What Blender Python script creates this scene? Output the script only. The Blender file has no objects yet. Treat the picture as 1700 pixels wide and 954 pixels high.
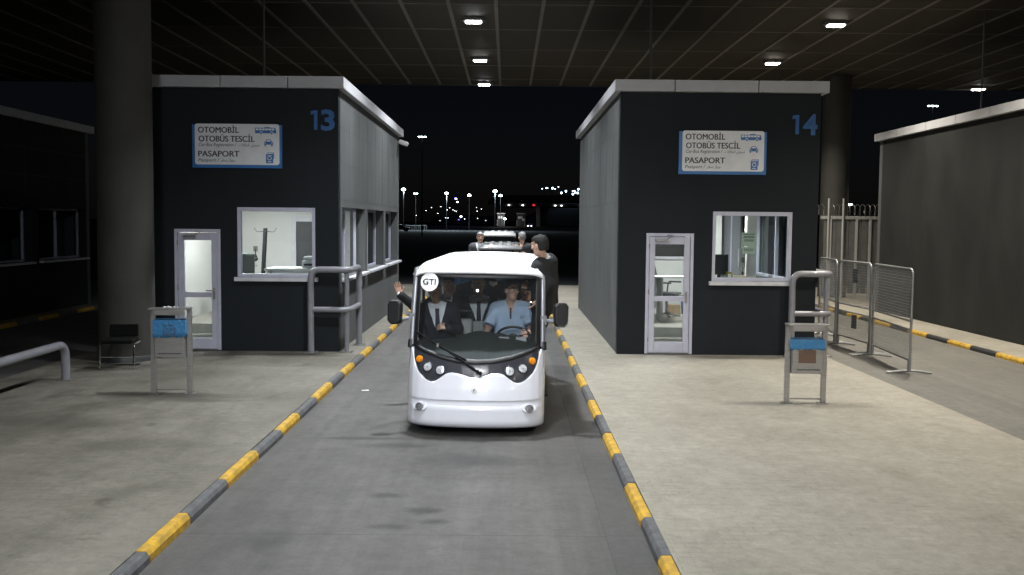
import bpy, math, random
import numpy as np
from mathutils import Vector, Matrix
random.seed(7)
S = bpy.context.scene
COL = S.collection
PI = math.pi
R = math.radians

# ------------------------------------------------------------------ materials
def nodes_of(name):
    m = bpy.data.materials.new(name)
    m.use_nodes = True
    nt = m.node_tree
    b = nt.nodes['Principled BSDF']
    return m, nt, b

def mat(name, col, rough=0.5, metal=0.0, var=0.0, scale=4.0, bump=0.0, bscale=60.0, spec=0.5, coat=0.0, col2=None, stretch=(1, 1, 1)):
    m, nt, b = nodes_of(name)
    b.inputs['Base Color'].default_value = (*col, 1)
    b.inputs['Roughness'].default_value = rough
    b.inputs['Metallic'].default_value = metal
    b.inputs['Specular IOR Level'].default_value = spec
    b.inputs['Coat Weight'].default_value = coat
    b.inputs['Coat Roughness'].default_value = 0.06
    if var or bump:
        tc = nt.nodes.new('ShaderNodeTexCoord')
        mp = nt.nodes.new('ShaderNodeMapping')
        mp.inputs['Scale'].default_value = stretch
        nt.links.new(tc.outputs['Object'], mp.inputs['Vector'])
    if var:
        n = nt.nodes.new('ShaderNodeTexNoise')
        n.inputs['Scale'].default_value = scale
        n.inputs['Detail'].default_value = 8
        n.inputs['Roughness'].default_value = 0.65
        nt.links.new(mp.outputs[0], n.inputs['Vector'])
        r = nt.nodes.new('ShaderNodeValToRGB')
        c2 = col2 or tuple(c * (1 - var) for c in col)
        c1 = tuple(min(1, c * (1 + var * 0.6)) for c in col)
        r.color_ramp.elements[0].position = 0.32
        r.color_ramp.elements[1].position = 0.68
        r.color_ramp.elements[0].color = (*c2, 1)
        r.color_ramp.elements[1].color = (*c1, 1)
        nt.links.new(n.outputs['Fac'], r.inputs['Fac'])
        nt.links.new(r.outputs['Color'], b.inputs['Base Color'])
        mr = nt.nodes.new('ShaderNodeMapRange')
        mr.inputs['To Min'].default_value = max(0.02, rough - 0.12)
        mr.inputs['To Max'].default_value = min(1, rough + 0.12)
        nt.links.new(n.outputs['Fac'], mr.inputs['Value'])
        nt.links.new(mr.outputs[0], b.inputs['Roughness'])
    if bump:
        n2 = nt.nodes.new('ShaderNodeTexNoise')
        n2.inputs['Scale'].default_value = bscale
        n2.inputs['Detail'].default_value = 4
        nt.links.new(mp.outputs[0], n2.inputs['Vector'])
        bp = nt.nodes.new('ShaderNodeBump')
        bp.inputs['Strength'].default_value = bump
        bp.inputs['Distance'].default_value = 0.01
        nt.links.new(n2.outputs['Fac'], bp.inputs['Height'])
        nt.links.new(bp.outputs[0], b.inputs['Normal'])
    return m

def emit(name, col, strength):
    m, nt, b = nodes_of(name)
    b.inputs['Base Color'].default_value = (*[c * 0.8 for c in col], 1)
    b.inputs['Emission Color'].default_value = (*col, 1)
    b.inputs['Emission Strength'].default_value = strength
    return m

def glass(name, tint=(0.9, 0.95, 0.93), ior=1.5, dirt=0.0):
    m, nt, b = nodes_of(name)
    nt.nodes.remove(b)
    out = nt.nodes['Material Output']
    tr = nt.nodes.new('ShaderNodeBsdfTransparent'); tr.inputs[0].default_value = (*tint, 1)
    gl = nt.nodes.new('ShaderNodeBsdfGlossy'); gl.inputs['Roughness'].default_value = 0.012
    fr = nt.nodes.new('ShaderNodeFresnel'); fr.inputs['IOR'].default_value = ior
    mx = nt.nodes.new('ShaderNodeMixShader')
    geo = nt.nodes.new('ShaderNodeNewGeometry')
    mul = nt.nodes.new('ShaderNodeMath'); mul.operation = 'MULTIPLY'
    inv = nt.nodes.new('ShaderNodeMath'); inv.operation = 'SUBTRACT'; inv.inputs[0].default_value = 1.0
    nt.links.new(geo.outputs['Backfacing'], inv.inputs[1])
    nt.links.new(fr.outputs[0], mul.inputs[0]); nt.links.new(inv.outputs[0], mul.inputs[1])
    nt.links.new(mul.outputs[0], mx.inputs[0]); nt.links.new(tr.outputs[0], mx.inputs[1]); nt.links.new(gl.outputs[0], mx.inputs[2])
    last = mx
    if dirt:
        df = nt.nodes.new('ShaderNodeBsdfDiffuse'); df.inputs[0].default_value = (0.6, 0.62, 0.65, 1)
        m2 = nt.nodes.new('ShaderNodeMixShader'); m2.inputs[0].default_value = dirt
        nt.links.new(mx.outputs[0], m2.inputs[1]); nt.links.new(df.outputs[0], m2.inputs[2])
        last = m2
    nt.links.new(last.outputs[0], out.inputs['Surface'])
    return m

# ------------------------------------------------------------------ mesh builder
class MB:
    def __init__(s): s.v = []; s.f = []; s.sm = []
    def add(s, vs, fs, smooth=False):
        o = len(s.v); s.v += [tuple(p) for p in vs]
        for f in fs: s.f.append(tuple(i + o for i in f)); s.sm.append(smooth)
        return s
    def box(s, x0, x1, y0, y1, z0, z1, M=None):
        vs = [Vector((x, y, z)) for z in (z0, z1) for y in (y0, y1) for x in (x0, x1)]
        if M is not None: vs = [M @ p for p in vs]
        return s.add(vs, [(0, 2, 3, 1), (4, 5, 7, 6), (0, 1, 5, 4), (2, 6, 7, 3), (0, 4, 6, 2), (1, 3, 7, 5)])
    def prism(s, poly, d0, d1, axis='y'):
        """poly of 2-D points; axis: extruded axis. y -> poly is (x,z); x -> (y,z); z -> (x,y)"""
        def P(p, d):
            return {'y': (p[0], d, p[1]), 'x': (d, p[0], p[1]), 'z': (p[0], p[1], d)}[axis]
        n = len(poly)
        vs = [P(p, d0) for p in poly] + [P(p, d1) for p in poly]
        fs = [tuple(range(n)), tuple(range(2 * n - 1, n - 1, -1))] + [(i, i + n, (i + 1) % n + n, (i + 1) % n) for i in range(n)]
        return s.add(vs, fs)
    def tube(s, pts, r, seg=10, caps=True, radii=None):
        pts = [Vector(p) for p in pts]; n = len(pts)
        vs = []; up = None
        for i, p in enumerate(pts):
            t = (pts[min(i + 1, n - 1)] - pts[max(i - 1, 0)]).normalized()
            if up is None:
                a = Vector((0, 0, 1)) if abs(t.z) < 0.9 else Vector((1, 0, 0))
                up = (a - t * a.dot(t)).normalized()
            else:
                up = (up - t * up.dot(t)).normalized()
            w = t.cross(up)
            rr = radii[i] if radii else r
            for k in range(seg):
                an = 2 * PI * k / seg
                vs.append(p + (up * math.cos(an) + w * math.sin(an)) * rr)
        fs = []
        for i in range(n - 1):
            for k in range(seg):
                fs.append((i * seg + k, i * seg + (k + 1) % seg, (i + 1) * seg + (k + 1) % seg, (i + 1) * seg + k))
        s.add(vs, fs, True)
        if caps:
            o = len(s.v) - len(vs)
            s.f.append(tuple(o + k for k in range(seg - 1, -1, -1))); s.sm.append(False)
            s.f.append(tuple(o + (n - 1) * seg + k for k in range(seg))); s.sm.append(False)
        return s
    def cyl(s, a, b, r, seg=20, r2=None):
        return s.tube([a, b], r, seg, True, [r, r if r2 is None else r2])
    def lathe(s, prof, c, axis=(0, 0, 1), seg=24):
        """prof: (radius, height) along axis from c"""
        ax = Vector(axis).normalized()
        a = Vector((0, 0, 1)) if abs(ax.z) < 0.9 else Vector((1, 0, 0))
        u = (a - ax * a.dot(ax)).normalized(); w = ax.cross(u); c = Vector(c)
        vs = [c + ax * h + (u * math.cos(2 * PI * k / seg) + w * math.sin(2 * PI * k / seg)) * max(r, 1e-4) for r, h in prof for k in range(seg)]
        fs = [(i * seg + k, i * seg + (k + 1) % seg, (i + 1) * seg + (k + 1) % seg, (i + 1) * seg + k) for i in range(len(prof) - 1) for k in range(seg)]
        return s.add(vs, fs, True)
    def ball(s, c, r, seg=12, rings=8, sq=(1, 1, 1)):
        prof = [(math.sin(PI * i / rings) * r, -math.cos(PI * i / rings) * r) for i in range(rings + 1)]
        o = len(s.v); s.lathe(prof, (0, 0, 0), (0, 0, 1), seg)
        for i in range(o, len(s.v)):
            p = s.v[i]; s.v[i] = (c[0] + p[0] * sq[0], c[1] + p[1] * sq[1], c[2] + p[2] * sq[2])
        return s
    def grid(s, fn, nu, nv, smooth=True):
        vs = [fn(i / nu, j / nv) for j in range(nv + 1) for i in range(nu + 1)]
        fs = [(j * (nu + 1) + i, j * (nu + 1) + i + 1, (j + 1) * (nu + 1) + i + 1, (j + 1) * (nu + 1) + i) for j in range(nv) for i in range(nu)]
        return s.add(vs, fs, smooth)
    def build(s, name, m, parent=None, bevel=0, seg=2, solid=0, soff=-1, angle=40, loc=None, rot=None):
        me = bpy.data.meshes.new(name)
        me.from_pydata(s.v, [], s.f); me.validate()
        for p, f in zip(me.polygons, s.sm): p.use_smooth = f
        if any(s.sm): me.set_sharp_from_angle(angle=R(angle))
        if m: me.materials.append(m)
        o = bpy.data.objects.new(name, me); COL.objects.link(o)
        if parent: o.parent = parent
        if loc: o.location = loc
        if rot: o.rotation_euler = rot
        if solid:
            md = o.modifiers.new('solid', 'SOLIDIFY'); md.thickness = solid; md.offset = soff
        if bevel:
            md = o.modifiers.new('bevel', 'BEVEL'); md.width = bevel; md.segments = seg; md.limit_method = 'ANGLE'; md.angle_limit = R(40)
        return o

def tag(o, label=None, cat=None, group=None, kind=None):
    for k, v in (('label', label), ('category', cat), ('group', group), ('kind', kind)):
        if v: o[k] = v
    return o
def thing(name, label, cat, loc=(0, 0, 0), rz=0, group=None):
    o = bpy.data.objects.new(name, None); COL.objects.link(o)
    o.location = loc; o.rotation_euler = (0, 0, rz); o.empty_display_size = 0.2
    return tag(o, label, cat, group)
def struct(o): o['kind'] = 'structure'; return o
def dup(root, loc, rz=None, label=None, group=None):
    r = root.copy(); COL.objects.link(r); r.location = loc
    if rz is not None: r.rotation_euler = (0, 0, rz)
    if label: r['label'] = label
    if group: r['group'] = group
    for ch in list(root.children):
        c = ch.copy(); COL.objects.link(c); c.parent = r
        for g in list(ch.children):
            d = g.copy(); COL.objects.link(d); d.parent = c
    return r

def fillet(pts, r, n=6):
    pts = [Vector(p) for p in pts]; out = [pts[0]]
    for i in range(1, len(pts) - 1):
        a, b, c = pts[i - 1], pts[i], pts[i + 1]
        u = (a - b).normalized(); v = (c - b).normalized()
        rr = min(r, (a - b).length * 0.49, (c - b).length * 0.49)
        p, q = b + u * rr, b + v * rr
        for k in range(n + 1):
            t = k / n
            out.append(p * (1 - t) ** 2 + b * 2 * t * (1 - t) + q * t * t)
    out.append(pts[-1]); return out

def wall_mesh(mb, u0, u1, z0, z1, d0, d1, holes, axis='y'):
    """wall in the plane axis=const, thickness d0..d1, running u0..u1, with rectangular holes (ua,ub,za,zb)"""
    us = sorted({u0, u1, *[h[0] for h in holes], *[h[1] for h in holes]})
    zs = sorted({z0, z1, *[h[2] for h in holes], *[h[3] for h in holes]})
    us = [u for u in us if u0 <= u <= u1]; zs = [z for z in zs if z0 <= z <= z1]
    def solid(i, j):
        if i < 0 or j < 0 or i >= len(us) - 1 or j >= len(zs) - 1: return False
        cu, cz = (us[i] + us[i + 1]) / 2, (zs[j] + zs[j + 1]) / 2
        return not any(a < cu < b and c < cz < d for a, b, c, d in holes)
    def P(u, d, z): return (u, d, z) if axis == 'y' else (d, u, z)
    for i in range(len(us) - 1):
        for j in range(len(zs) - 1):
            if not solid(i, j): continue
            a, b, c, d = us[i], us[i + 1], zs[j], zs[j + 1]
            q = [[P(a, d0, c), P(b, d0, c), P(b, d0, d), P(a, d0, d)], [P(b, d1, c), P(a, d1, c), P(a, d1, d), P(b, d1, d)]]
            if not solid(i - 1, j): q.append([P(a, d1, c), P(a, d0, c), P(a, d0, d), P(a, d1, d)])
            if not solid(i + 1, j): q.append([P(b, d0, c), P(b, d1, c), P(b, d1, d), P(b, d0, d)])
            if not solid(i, j - 1): q.append([P(a, d1, c), P(b, d1, c), P(b, d0, c), P(a, d0, c)])
            if not solid(i, j + 1): q.append([P(a, d0, d), P(b, d0, d), P(b, d1, d), P(a, d1, d)])
            for f in q: mb.add(f, [(0, 1, 2, 3)])
    return mb

# ------------------------------------------------------------------ lettering
def text_mb(body, bold=0.0, shear=0.0):
    cu = bpy.data.curves.new('lettering', 'FONT'); cu.body = body; cu.size = 1; cu.offset = bold; cu.shear = shear; cu.resolution_u = 3
    ob = bpy.data.objects.new('lettering', cu); COL.objects.link(ob)
    dg = bpy.context.evaluated_depsgraph_get(); me = bpy.data.meshes.new_from_object(ob.evaluated_get(dg))
    v = [tuple(p.co) for p in me.vertices]; f = [tuple(p.vertices) for p in me.polygons]
    bpy.data.objects.remove(ob); bpy.data.curves.remove(cu); bpy.data.meshes.remove(me)
    return v, f
CAPH = {}
def put_text(mb, body, x0, x1, zbase, cap, y, bold=0.0, shear=0.0, fy=None):
    """lettering fitted from x0 to x1 in the plane y=const (facing -y) with capital height cap"""
    v, f = text_mb(body, bold, shear)
    if 'H' not in CAPH:
        hv, _ = text_mb('H'); CAPH['H'] = max(p[1] for p in hv) - min(p[1] for p in hv)
    xa = min(p[0] for p in v); xb = max(p[0] for p in v)
    sx = (x1 - x0) / (xb - xa); sz = cap / CAPH['H']
    fy = fy or (lambda x, z: y)
    pts = [(x0 + (p[0] - xa) * sx, 0, zbase + p[1] * sz) for p in v]
    pts = [(p[0], fy(p[0], p[2]), p[2]) for p in pts]
    n = [tuple(t) for t in f]
    # orient towards -y
    out = []
    for t in n:
        a, b, c = (Vector(pts[i]) for i in t[:3])
        out.append(t if (b - a).cross(c - a).y < 0 else tuple(reversed(t)))
    mb.add(pts, out)
    return mb
P_CENTRE = {0: 300, 7.4: 250, 1.9: 60, -3.6: 90, -9.1: 190}
P_RIGHT = {0: 310, 12.9: 275, 7.4: 45, 1.9: 70, -3.6: 60, -9.1: 60}
TILT = {1.9: 48, -3.6: 60, -9.1: 70}  # unseen lamps turned forward to light the shuttle front, cabin and booths
SKY = .0006
SPREAD = 121
# ------------------------------------------------------------------ palette
def ground_mat(name, c1, c2, c3, joints=None, pavers=False, streak=(1, 1, 1), stain=0.55, blots=()):
    m, nt, b = nodes_of(name)
    L = nt.links.new
    tc = nt.nodes.new('ShaderNodeTexCoord')
    def noise(scale, detail=6, st=(1, 1, 1), rough=0.6):
        mp = nt.nodes.new('ShaderNodeMapping'); mp.inputs['Scale'].default_value = st
        L(tc.outputs['Object'], mp.inputs[0])
        n = nt.nodes.new('ShaderNodeTexNoise'); n.inputs['Scale'].default_value = scale; n.inputs['Detail'].default_value = detail; n.inputs['Roughness'].default_value = rough
        L(mp.outputs[0], n.inputs['Vector']); return n.outputs['Fac']
    def ramp(x, p0, p1, a, c):
        r = nt.nodes.new('ShaderNodeValToRGB'); e = r.color_ramp.elements
        e[0].position = p0; e[1].position = p1; e[0].color = (*a, 1); e[1].color = (*c, 1); L(x, r.inputs[0]); return r.outputs[0]
    def mix(f, a, c, mode='MIX'):
        n = nt.nodes.new('ShaderNodeMix'); n.data_type = 'RGBA'; n.blend_type = mode
        if isinstance(f, float): n.inputs['Factor'].default_value = f
        else: L(f, n.inputs['Factor'])
        L(a, n.inputs[6]); 
        if isinstance(c, tuple): n.inputs[7].default_value = (*c, 1)
        else: L(c, n.inputs[7])
        return n.outputs[2]
    base = ramp(noise(0.55, 8, streak, 0.7), 0.3, 0.7, c1, c2)
    fine = ramp(noise(7, 9, (1, 1, 1), 0.8), 0.3, 0.72, (0.66, 0.66, 0.66), (1.14, 1.14, 1.14))
    col = mix(1.0, base, fine, 'MULTIPLY')
    st = ramp(noise(0.9, 5, (1, 0.55, 1), 0.55), 0.6, 0.74, (0, 0, 0), (1, 1, 1))
    col = mix(mix(1 - stain, st, (0, 0, 0)), col, c3)
    tr = ramp(noise(1.6, 6, (1.6, 0.35, 1), 0.7), 0.52, 0.70, (0, 0, 0), (1, 1, 1))
    col = mix(mix(1 - stain * 0.6, tr, (0, 0, 0)), col, tuple(0.6 * a + 0.4 * d for a, d in zip(c1, c3)))
    spots = ramp(noise(2.6, 3, (1, 1, 1), 0.6), 0.655, 0.76, (0, 0, 0), (stain * .65,) * 3)
    col = mix(spots, col, c3)
    trk = ramp(noise(1.0, 7, (3.2, 0.10, 1), 0.7), 0.34, 0.68, (0.80, 0.80, 0.80), (1.12, 1.12, 1.12))
    if joints: col = mix(1.0, col, trk, 'MULTIPLY')
    grit = ramp(noise(120, 2), 0.3, 0.7, (0.82, 0.82, 0.82), (1.1, 1.1, 1.1))
    col = mix(1.0, col, grit, 'MULTIPLY')
    if pavers:
        mp = nt.nodes.new('ShaderNodeMapping'); L(tc.outputs['Object'], mp.inputs[0])
        br = nt.nodes.new('ShaderNodeTexBrick'); br.inputs['Scale'].default_value = 1
        br.inputs['Brick Width'].default_value = 0.2; br.inputs['Row Height'].default_value = 0.1; br.inputs['Mortar Size'].default_value = 0.004
        br.inputs['Mortar Smooth'].default_value = 0.3
        L(mp.outputs[0], br.inputs['Vector'])
        br.inputs['Color1'].default_value = (1, 1, 1, 1); br.inputs['Color2'].default_value = (0.93, 0.93, 0.93, 1); br.inputs['Mortar'].default_value = (0.66, 0.64, 0.6, 1)
        patch = ramp(noise(1.7, 6, (1, 1, 1), 0.75), 0.44, 0.62, (0.08, 0.08, 0.08), (0.9, 0.9, 0.9))
        col = mix(patch, col, mix(1.0, col, br.outputs['Color'], 'MULTIPLY'))
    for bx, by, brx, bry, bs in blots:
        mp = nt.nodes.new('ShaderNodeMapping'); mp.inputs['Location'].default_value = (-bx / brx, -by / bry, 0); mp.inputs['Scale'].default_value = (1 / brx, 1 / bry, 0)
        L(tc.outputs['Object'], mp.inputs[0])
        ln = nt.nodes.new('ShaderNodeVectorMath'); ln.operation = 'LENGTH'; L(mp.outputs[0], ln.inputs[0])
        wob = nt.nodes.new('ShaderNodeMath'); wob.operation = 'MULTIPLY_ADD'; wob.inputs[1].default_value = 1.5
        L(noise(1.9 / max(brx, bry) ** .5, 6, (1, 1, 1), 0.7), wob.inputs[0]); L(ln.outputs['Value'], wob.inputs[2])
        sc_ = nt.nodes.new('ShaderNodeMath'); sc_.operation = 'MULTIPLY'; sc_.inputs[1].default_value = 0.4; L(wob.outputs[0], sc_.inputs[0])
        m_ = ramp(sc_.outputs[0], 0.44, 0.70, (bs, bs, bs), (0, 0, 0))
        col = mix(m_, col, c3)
    if joints:
        sp = nt.nodes.new('ShaderNodeSeparateXYZ'); L(tc.outputs['Object'], sp.inputs[0])
        ma = nt.nodes.new('ShaderNodeMath'); ma.operation = 'MODULO'; ma.inputs[1].default_value = joints
        add = nt.nodes.new('ShaderNodeMath'); add.operation = 'ADD'; add.inputs[1].default_value = 100 * joints - 7.5
        L(sp.outputs['Y'], add.inputs[0]); L(add.outputs[0], ma.inputs[0])
        lt = nt.nodes.new('ShaderNodeMath'); lt.operation = 'LESS_THAN'; lt.inputs[1].default_value = 0.012
        L(ma.outputs[0], lt.inputs[0])
        f2 = nt.nodes.new('ShaderNodeMath'); f2.operation = 'MULTIPLY'; f2.inputs[1].default_value = 0.65
        L(lt.outputs[0], f2.inputs[0])
        col = mix(f2.outputs[0], col, c3)
    L(col, b.inputs['Base Color'])
    mr = nt.nodes.new('ShaderNodeMapRange'); mr.inputs['To Min'].default_value = 0.55; mr.inputs['To Max'].default_value = 0.85
    L(noise(2.2, 6), mr.inputs['Value']); L(mr.outputs[0], b.inputs['Roughness'])
    bp = nt.nodes.new('ShaderNodeBump'); bp.inputs['Strength'].default_value = 0.35; bp.inputs['Distance'].default_value = 0.006
    L(noise(45, 5), bp.inputs['Height']); L(bp.outputs[0], b.inputs['Normal'])
    return m

M = {}
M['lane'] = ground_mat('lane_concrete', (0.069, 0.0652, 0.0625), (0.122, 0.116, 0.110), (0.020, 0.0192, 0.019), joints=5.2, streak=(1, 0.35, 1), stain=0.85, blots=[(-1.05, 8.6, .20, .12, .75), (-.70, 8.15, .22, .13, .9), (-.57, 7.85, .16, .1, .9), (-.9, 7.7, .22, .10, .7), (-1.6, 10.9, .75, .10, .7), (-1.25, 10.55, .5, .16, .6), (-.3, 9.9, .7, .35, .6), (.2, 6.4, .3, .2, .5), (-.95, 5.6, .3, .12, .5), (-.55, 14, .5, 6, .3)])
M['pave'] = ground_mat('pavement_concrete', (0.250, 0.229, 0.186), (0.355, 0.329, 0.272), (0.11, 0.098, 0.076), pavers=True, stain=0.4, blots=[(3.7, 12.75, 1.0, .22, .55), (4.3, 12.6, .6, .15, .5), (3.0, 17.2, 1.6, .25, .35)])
M['gutter'] = ground_mat('gutter_concrete', (0.058, 0.056, 0.054), (0.10, 0.097, 0.092), (0.025, 0.024, 0.023), joints=2.6, stain=.7)
M['lane2'] = ground_mat('lane_concrete_warm', (0.11, 0.105, 0.092), (0.15, 0.143, 0.126), (0.06, 0.057, 0.05), joints=5.2, streak=(1, 0.35, 1))
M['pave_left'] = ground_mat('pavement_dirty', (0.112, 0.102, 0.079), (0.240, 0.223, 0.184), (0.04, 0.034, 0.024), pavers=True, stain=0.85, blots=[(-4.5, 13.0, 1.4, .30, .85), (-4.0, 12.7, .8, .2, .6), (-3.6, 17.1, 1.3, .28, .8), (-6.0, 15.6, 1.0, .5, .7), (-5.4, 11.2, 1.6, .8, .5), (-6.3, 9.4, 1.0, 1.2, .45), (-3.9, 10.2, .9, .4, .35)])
M['asphalt'] = mat('asphalt', (0.028, 0.03, 0.034), 0.85, var=0.4, scale=3, bump=0.4)
M['kerb_y'] = mat('kerb_yellow', (0.54, 0.315, 0.018), 0.6, var=0.3, scale=9, bump=0.4, bscale=40, col2=(0.27, 0.17, 0.035))
M['kerb_k'] = mat('kerb_black', (0.055, 0.056, 0.060), 0.65, var=0.4, scale=9, bump=0.5, bscale=40, col2=(0.115, 0.115, 0.118))
M['kerb_k2'] = mat('kerb_black_deep', (0.018, 0.0185, 0.02), 0.6, var=0.3, scale=9, bump=0.4, bscale=40)  # darker black for the stones along the right wall
M['front'] = mat('booth_paint_shaded_front', (0.0115, 0.0145, 0.0182), 0.7, var=0.3, scale=1.1, bump=0.25, bscale=18, spec=0.22, stretch=(1, 1, 0.45))  # booth paint with the weak light on the fronts put into its colour
M['rwall'] = mat('booth_paint_shaded_wall', (0.022, 0.0235, 0.0225), 0.75, var=0.3, scale=1.2, bump=0.2, bscale=25, spec=0.2, stretch=(1, 1, 0.5))  # shaded copy of the booth wall paint, dimness put into its colour
M['side'] = mat('booth_paint_lit_side', (0.088, 0.093, 0.094), 0.72, var=0.25, scale=1.6, bump=0.2, bscale=30, stretch=(1, 1, 0.35))  # same booth paint lightened for the stronger light along the sides
M['coping'] = mat('coping_metal', (0.48, 0.48, 0.5), 0.5, var=0.12, scale=2)
M['conc'] = mat('column_concrete', (0.046, 0.044, 0.039), 0.75, var=0.3, scale=1.2, bump=0.3, bscale=25)
M['ceil'] = mat('canopy_panel', (0.058, 0.047, 0.034), 0.7, var=0.25, scale=0.7)
M['ceilbar'] = mat('canopy_bar', (0.24, 0.22, 0.185), 0.6, var=0.2, scale=2)
M['roomwhite'] = mat('room_white', (0.66, 0.655, 0.63), 0.6, var=0.05, scale=1)
M['roomfloor'] = mat('room_floor', (0.42, 0.40, 0.35), 0.4, var=0.15, scale=3)
M['alu'] = mat('frame_lilac_white', (0.50, 0.50, 0.60), 0.4, var=0.1, scale=5)
M['sill'] = mat('sill_marble', (0.62, 0.62, 0.66), 0.4, var=0.15, scale=5)
M['glass'] = glass('pane_glass', (0.88, 0.93, 0.95))
M['railgrey'] = mat('rail_grey_paint', (0.23, 0.23, 0.255), 0.35, var=0.12, scale=6, coat=0.3)
M['steel'] = mat('brushed_steel', (0.42, 0.41, 0.40), 0.36, 0.85, var=0.15, scale=5, stretch=(1, 1, 8))
M['galv'] = mat('galvanised', (0.30, 0.30, 0.30), 0.42, 0.7, var=0.2, scale=9)
M['blackfab'] = mat('black_fabric', (0.005, 0.005, 0.005), 0.9, spec=.1)
M['black'] = mat('black_plastic', (0.012, 0.012, 0.013), 0.45)
M['dark'] = mat('dark_grey', (0.05, 0.052, 0.055), 0.5)
M['chrome'] = mat('chrome', (0.75, 0.75, 0.76), 0.12, 1.0)
M['signblue'] = mat('sign_blue', (0.03, 0.17, 0.47), 0.4, var=0.1)
M['signwhite'] = mat('sign_white', (0.86, 0.87, 0.89), 0.4, var=0.06, scale=6)
M['signblack'] = mat('sign_black', (0.01, 0.01, 0.012), 0.5)
M['signgrey'] = mat('sign_italic_grey', (0.06, 0.06, 0.07), 0.5)
M['numblue'] = mat('number_blue', (0.03, 0.13, 0.36), 0.6, var=0.25, scale=14)
M['white'] = mat('white_plastic', (0.72, 0.72, 0.72), 0.4)
M['bluebag'] = mat('blue_bag', (0.05, 0.20, 0.41), 0.22, bump=1.0, bscale=22, var=0.15, scale=8)
M['brown'] = mat('brown_sticker', (0.13, 0.075, 0.05), 0.5)
M['lamp'] = emit('lamp_lens', (0.95, 0.98, 1.0), 60)
M['lampwarm'] = emit('lamp_lens_warm', (1.0, 0.93, 0.8), 60)
M['off'] = mat('lens_off', (0.3, 0.3, 0.3), 0.3)
M['tube'] = emit('room_light', (1.0, 0.97, 0.92), 135)

# ------------------------------------------------------------------ ground, lanes, pavements
def sheet(name, x0, x1, y0, y1, z, m, thick=0.25):
    return struct(MB().box(x0, x1, y0, y1, z - thick, z).build(name, m))
g = MB()
ys = [-80, 60, 110, 200, 360, 620, 1500]; zs = [-.012, -.012, 0.05, .35, .72, 1.0, 2.0]
for i in range(len(ys) - 1):
    g.add([(-900, ys[i], zs[i]), (900, ys[i], zs[i]), (900, ys[i + 1], zs[i + 1]), (-900, ys[i + 1], zs[i + 1])], [(0, 1, 2, 3)])
struct(g.build('ground', M['asphalt']))
LX0, LX1 = -2.481, 1.072
PITCH = 8.44
sheet('lane_road', LX0, LX1, -14, 37, 0.0, M['lane'], 0.2)
sheet('lane_edge', LX1 - .30, LX1, -14, 37, 0.004, M['gutter'], 0.1)
sheet('road', LX0 - PITCH, LX1 - PITCH, -14, 37, 0.0, M['lane'], 0.2)
sheet('road', 5.64, 9.03, -14, 37, 0.0, M['lane2'], 0.2)
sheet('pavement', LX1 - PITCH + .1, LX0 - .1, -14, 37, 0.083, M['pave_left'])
sheet('pavement', LX1 + .1, 5.64, -14, 37, 0.083, M['pave'])
sheet('pavement', 9.13, 14.2, -14, 37, 0.085, M['pave'])
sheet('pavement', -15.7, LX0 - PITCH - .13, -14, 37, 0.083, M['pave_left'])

# kerbs: separate stones painted in turn
def kerb_stones(xroad, sgn, bounds, first_yellow, where, group, kk='kerb_k'):
    """stones between xroad and xroad+sgn*0.13; chamfered road edge"""
    protos = {}
    for i in range(len(bounds) - 1):
        y0, y1 = bounds[i], bounds[i + 1]
        yel = (i % 2 == 0) == first_yellow
        L = y1 - y0 - 0.008
        key = (yel, round(L, 2))
        if key not in protos:
            prof = [(0, -.05), (0.003, .05), (0.028, .088), (0.098, .088), (0.098, -.05)]
            poly = [(sgn * a, b) for a, b in prof]
            if sgn < 0: poly = poly[::-1]
            mb = MB(); mb.prism(poly, 0.0, L, 'y')
            protos[key] = o = mb.build('kerb_stone', M['kerb_y' if yel else kk], bevel=0.008)
        else:
            o = protos[key].copy(); COL.objects.link(o)
        o.location = (xroad + random.uniform(-.006, .006), y0, random.uniform(-.008, .004)); o.rotation_euler = (random.uniform(-.003, .003), random.uniform(-.02, .02), random.uniform(-.006, .006))
        tag(o, ('yellow' if yel else 'black') + ' painted kerb stone ' + where, 'kerb stone', group)
left_b = [5.88, 6.84, 7.76, 8.8, 9.9, 10.94, 11.92, 12.99, 14.15, 15.21, 16.23, 17.31]
b1 = [5.88 - 1.05 * k for k in range(6, 0, -1)] + left_b + [17.31 + 1.06 * k for k in range(1, 19)]
kerb_stones(LX0, -1, b1, False, 'along the left edge of the lane the white shuttle drives in', 'kerb stones left of the shuttle lane')
kerb_stones(LX1, 1, b1, True, 'along the right edge of the lane the white shuttle drives in', 'kerb stones right of the shuttle lane')
b3 = [18.25 + 1.02 * (k - 8) for k in range(19)]
kerb_stones(9.03, 1, b3, False, 'along the foot of the long dark wall on the right', 'kerb stones by the right hand wall', 'kerb_k2')
b4 = [19 + 1.05 * k for k in range(11)]
kerb_stones(LX0 - PITCH, -1, b4, True, 'in the unlit lane behind the big round column', 'kerb stones in the unlit left lane')

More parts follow.
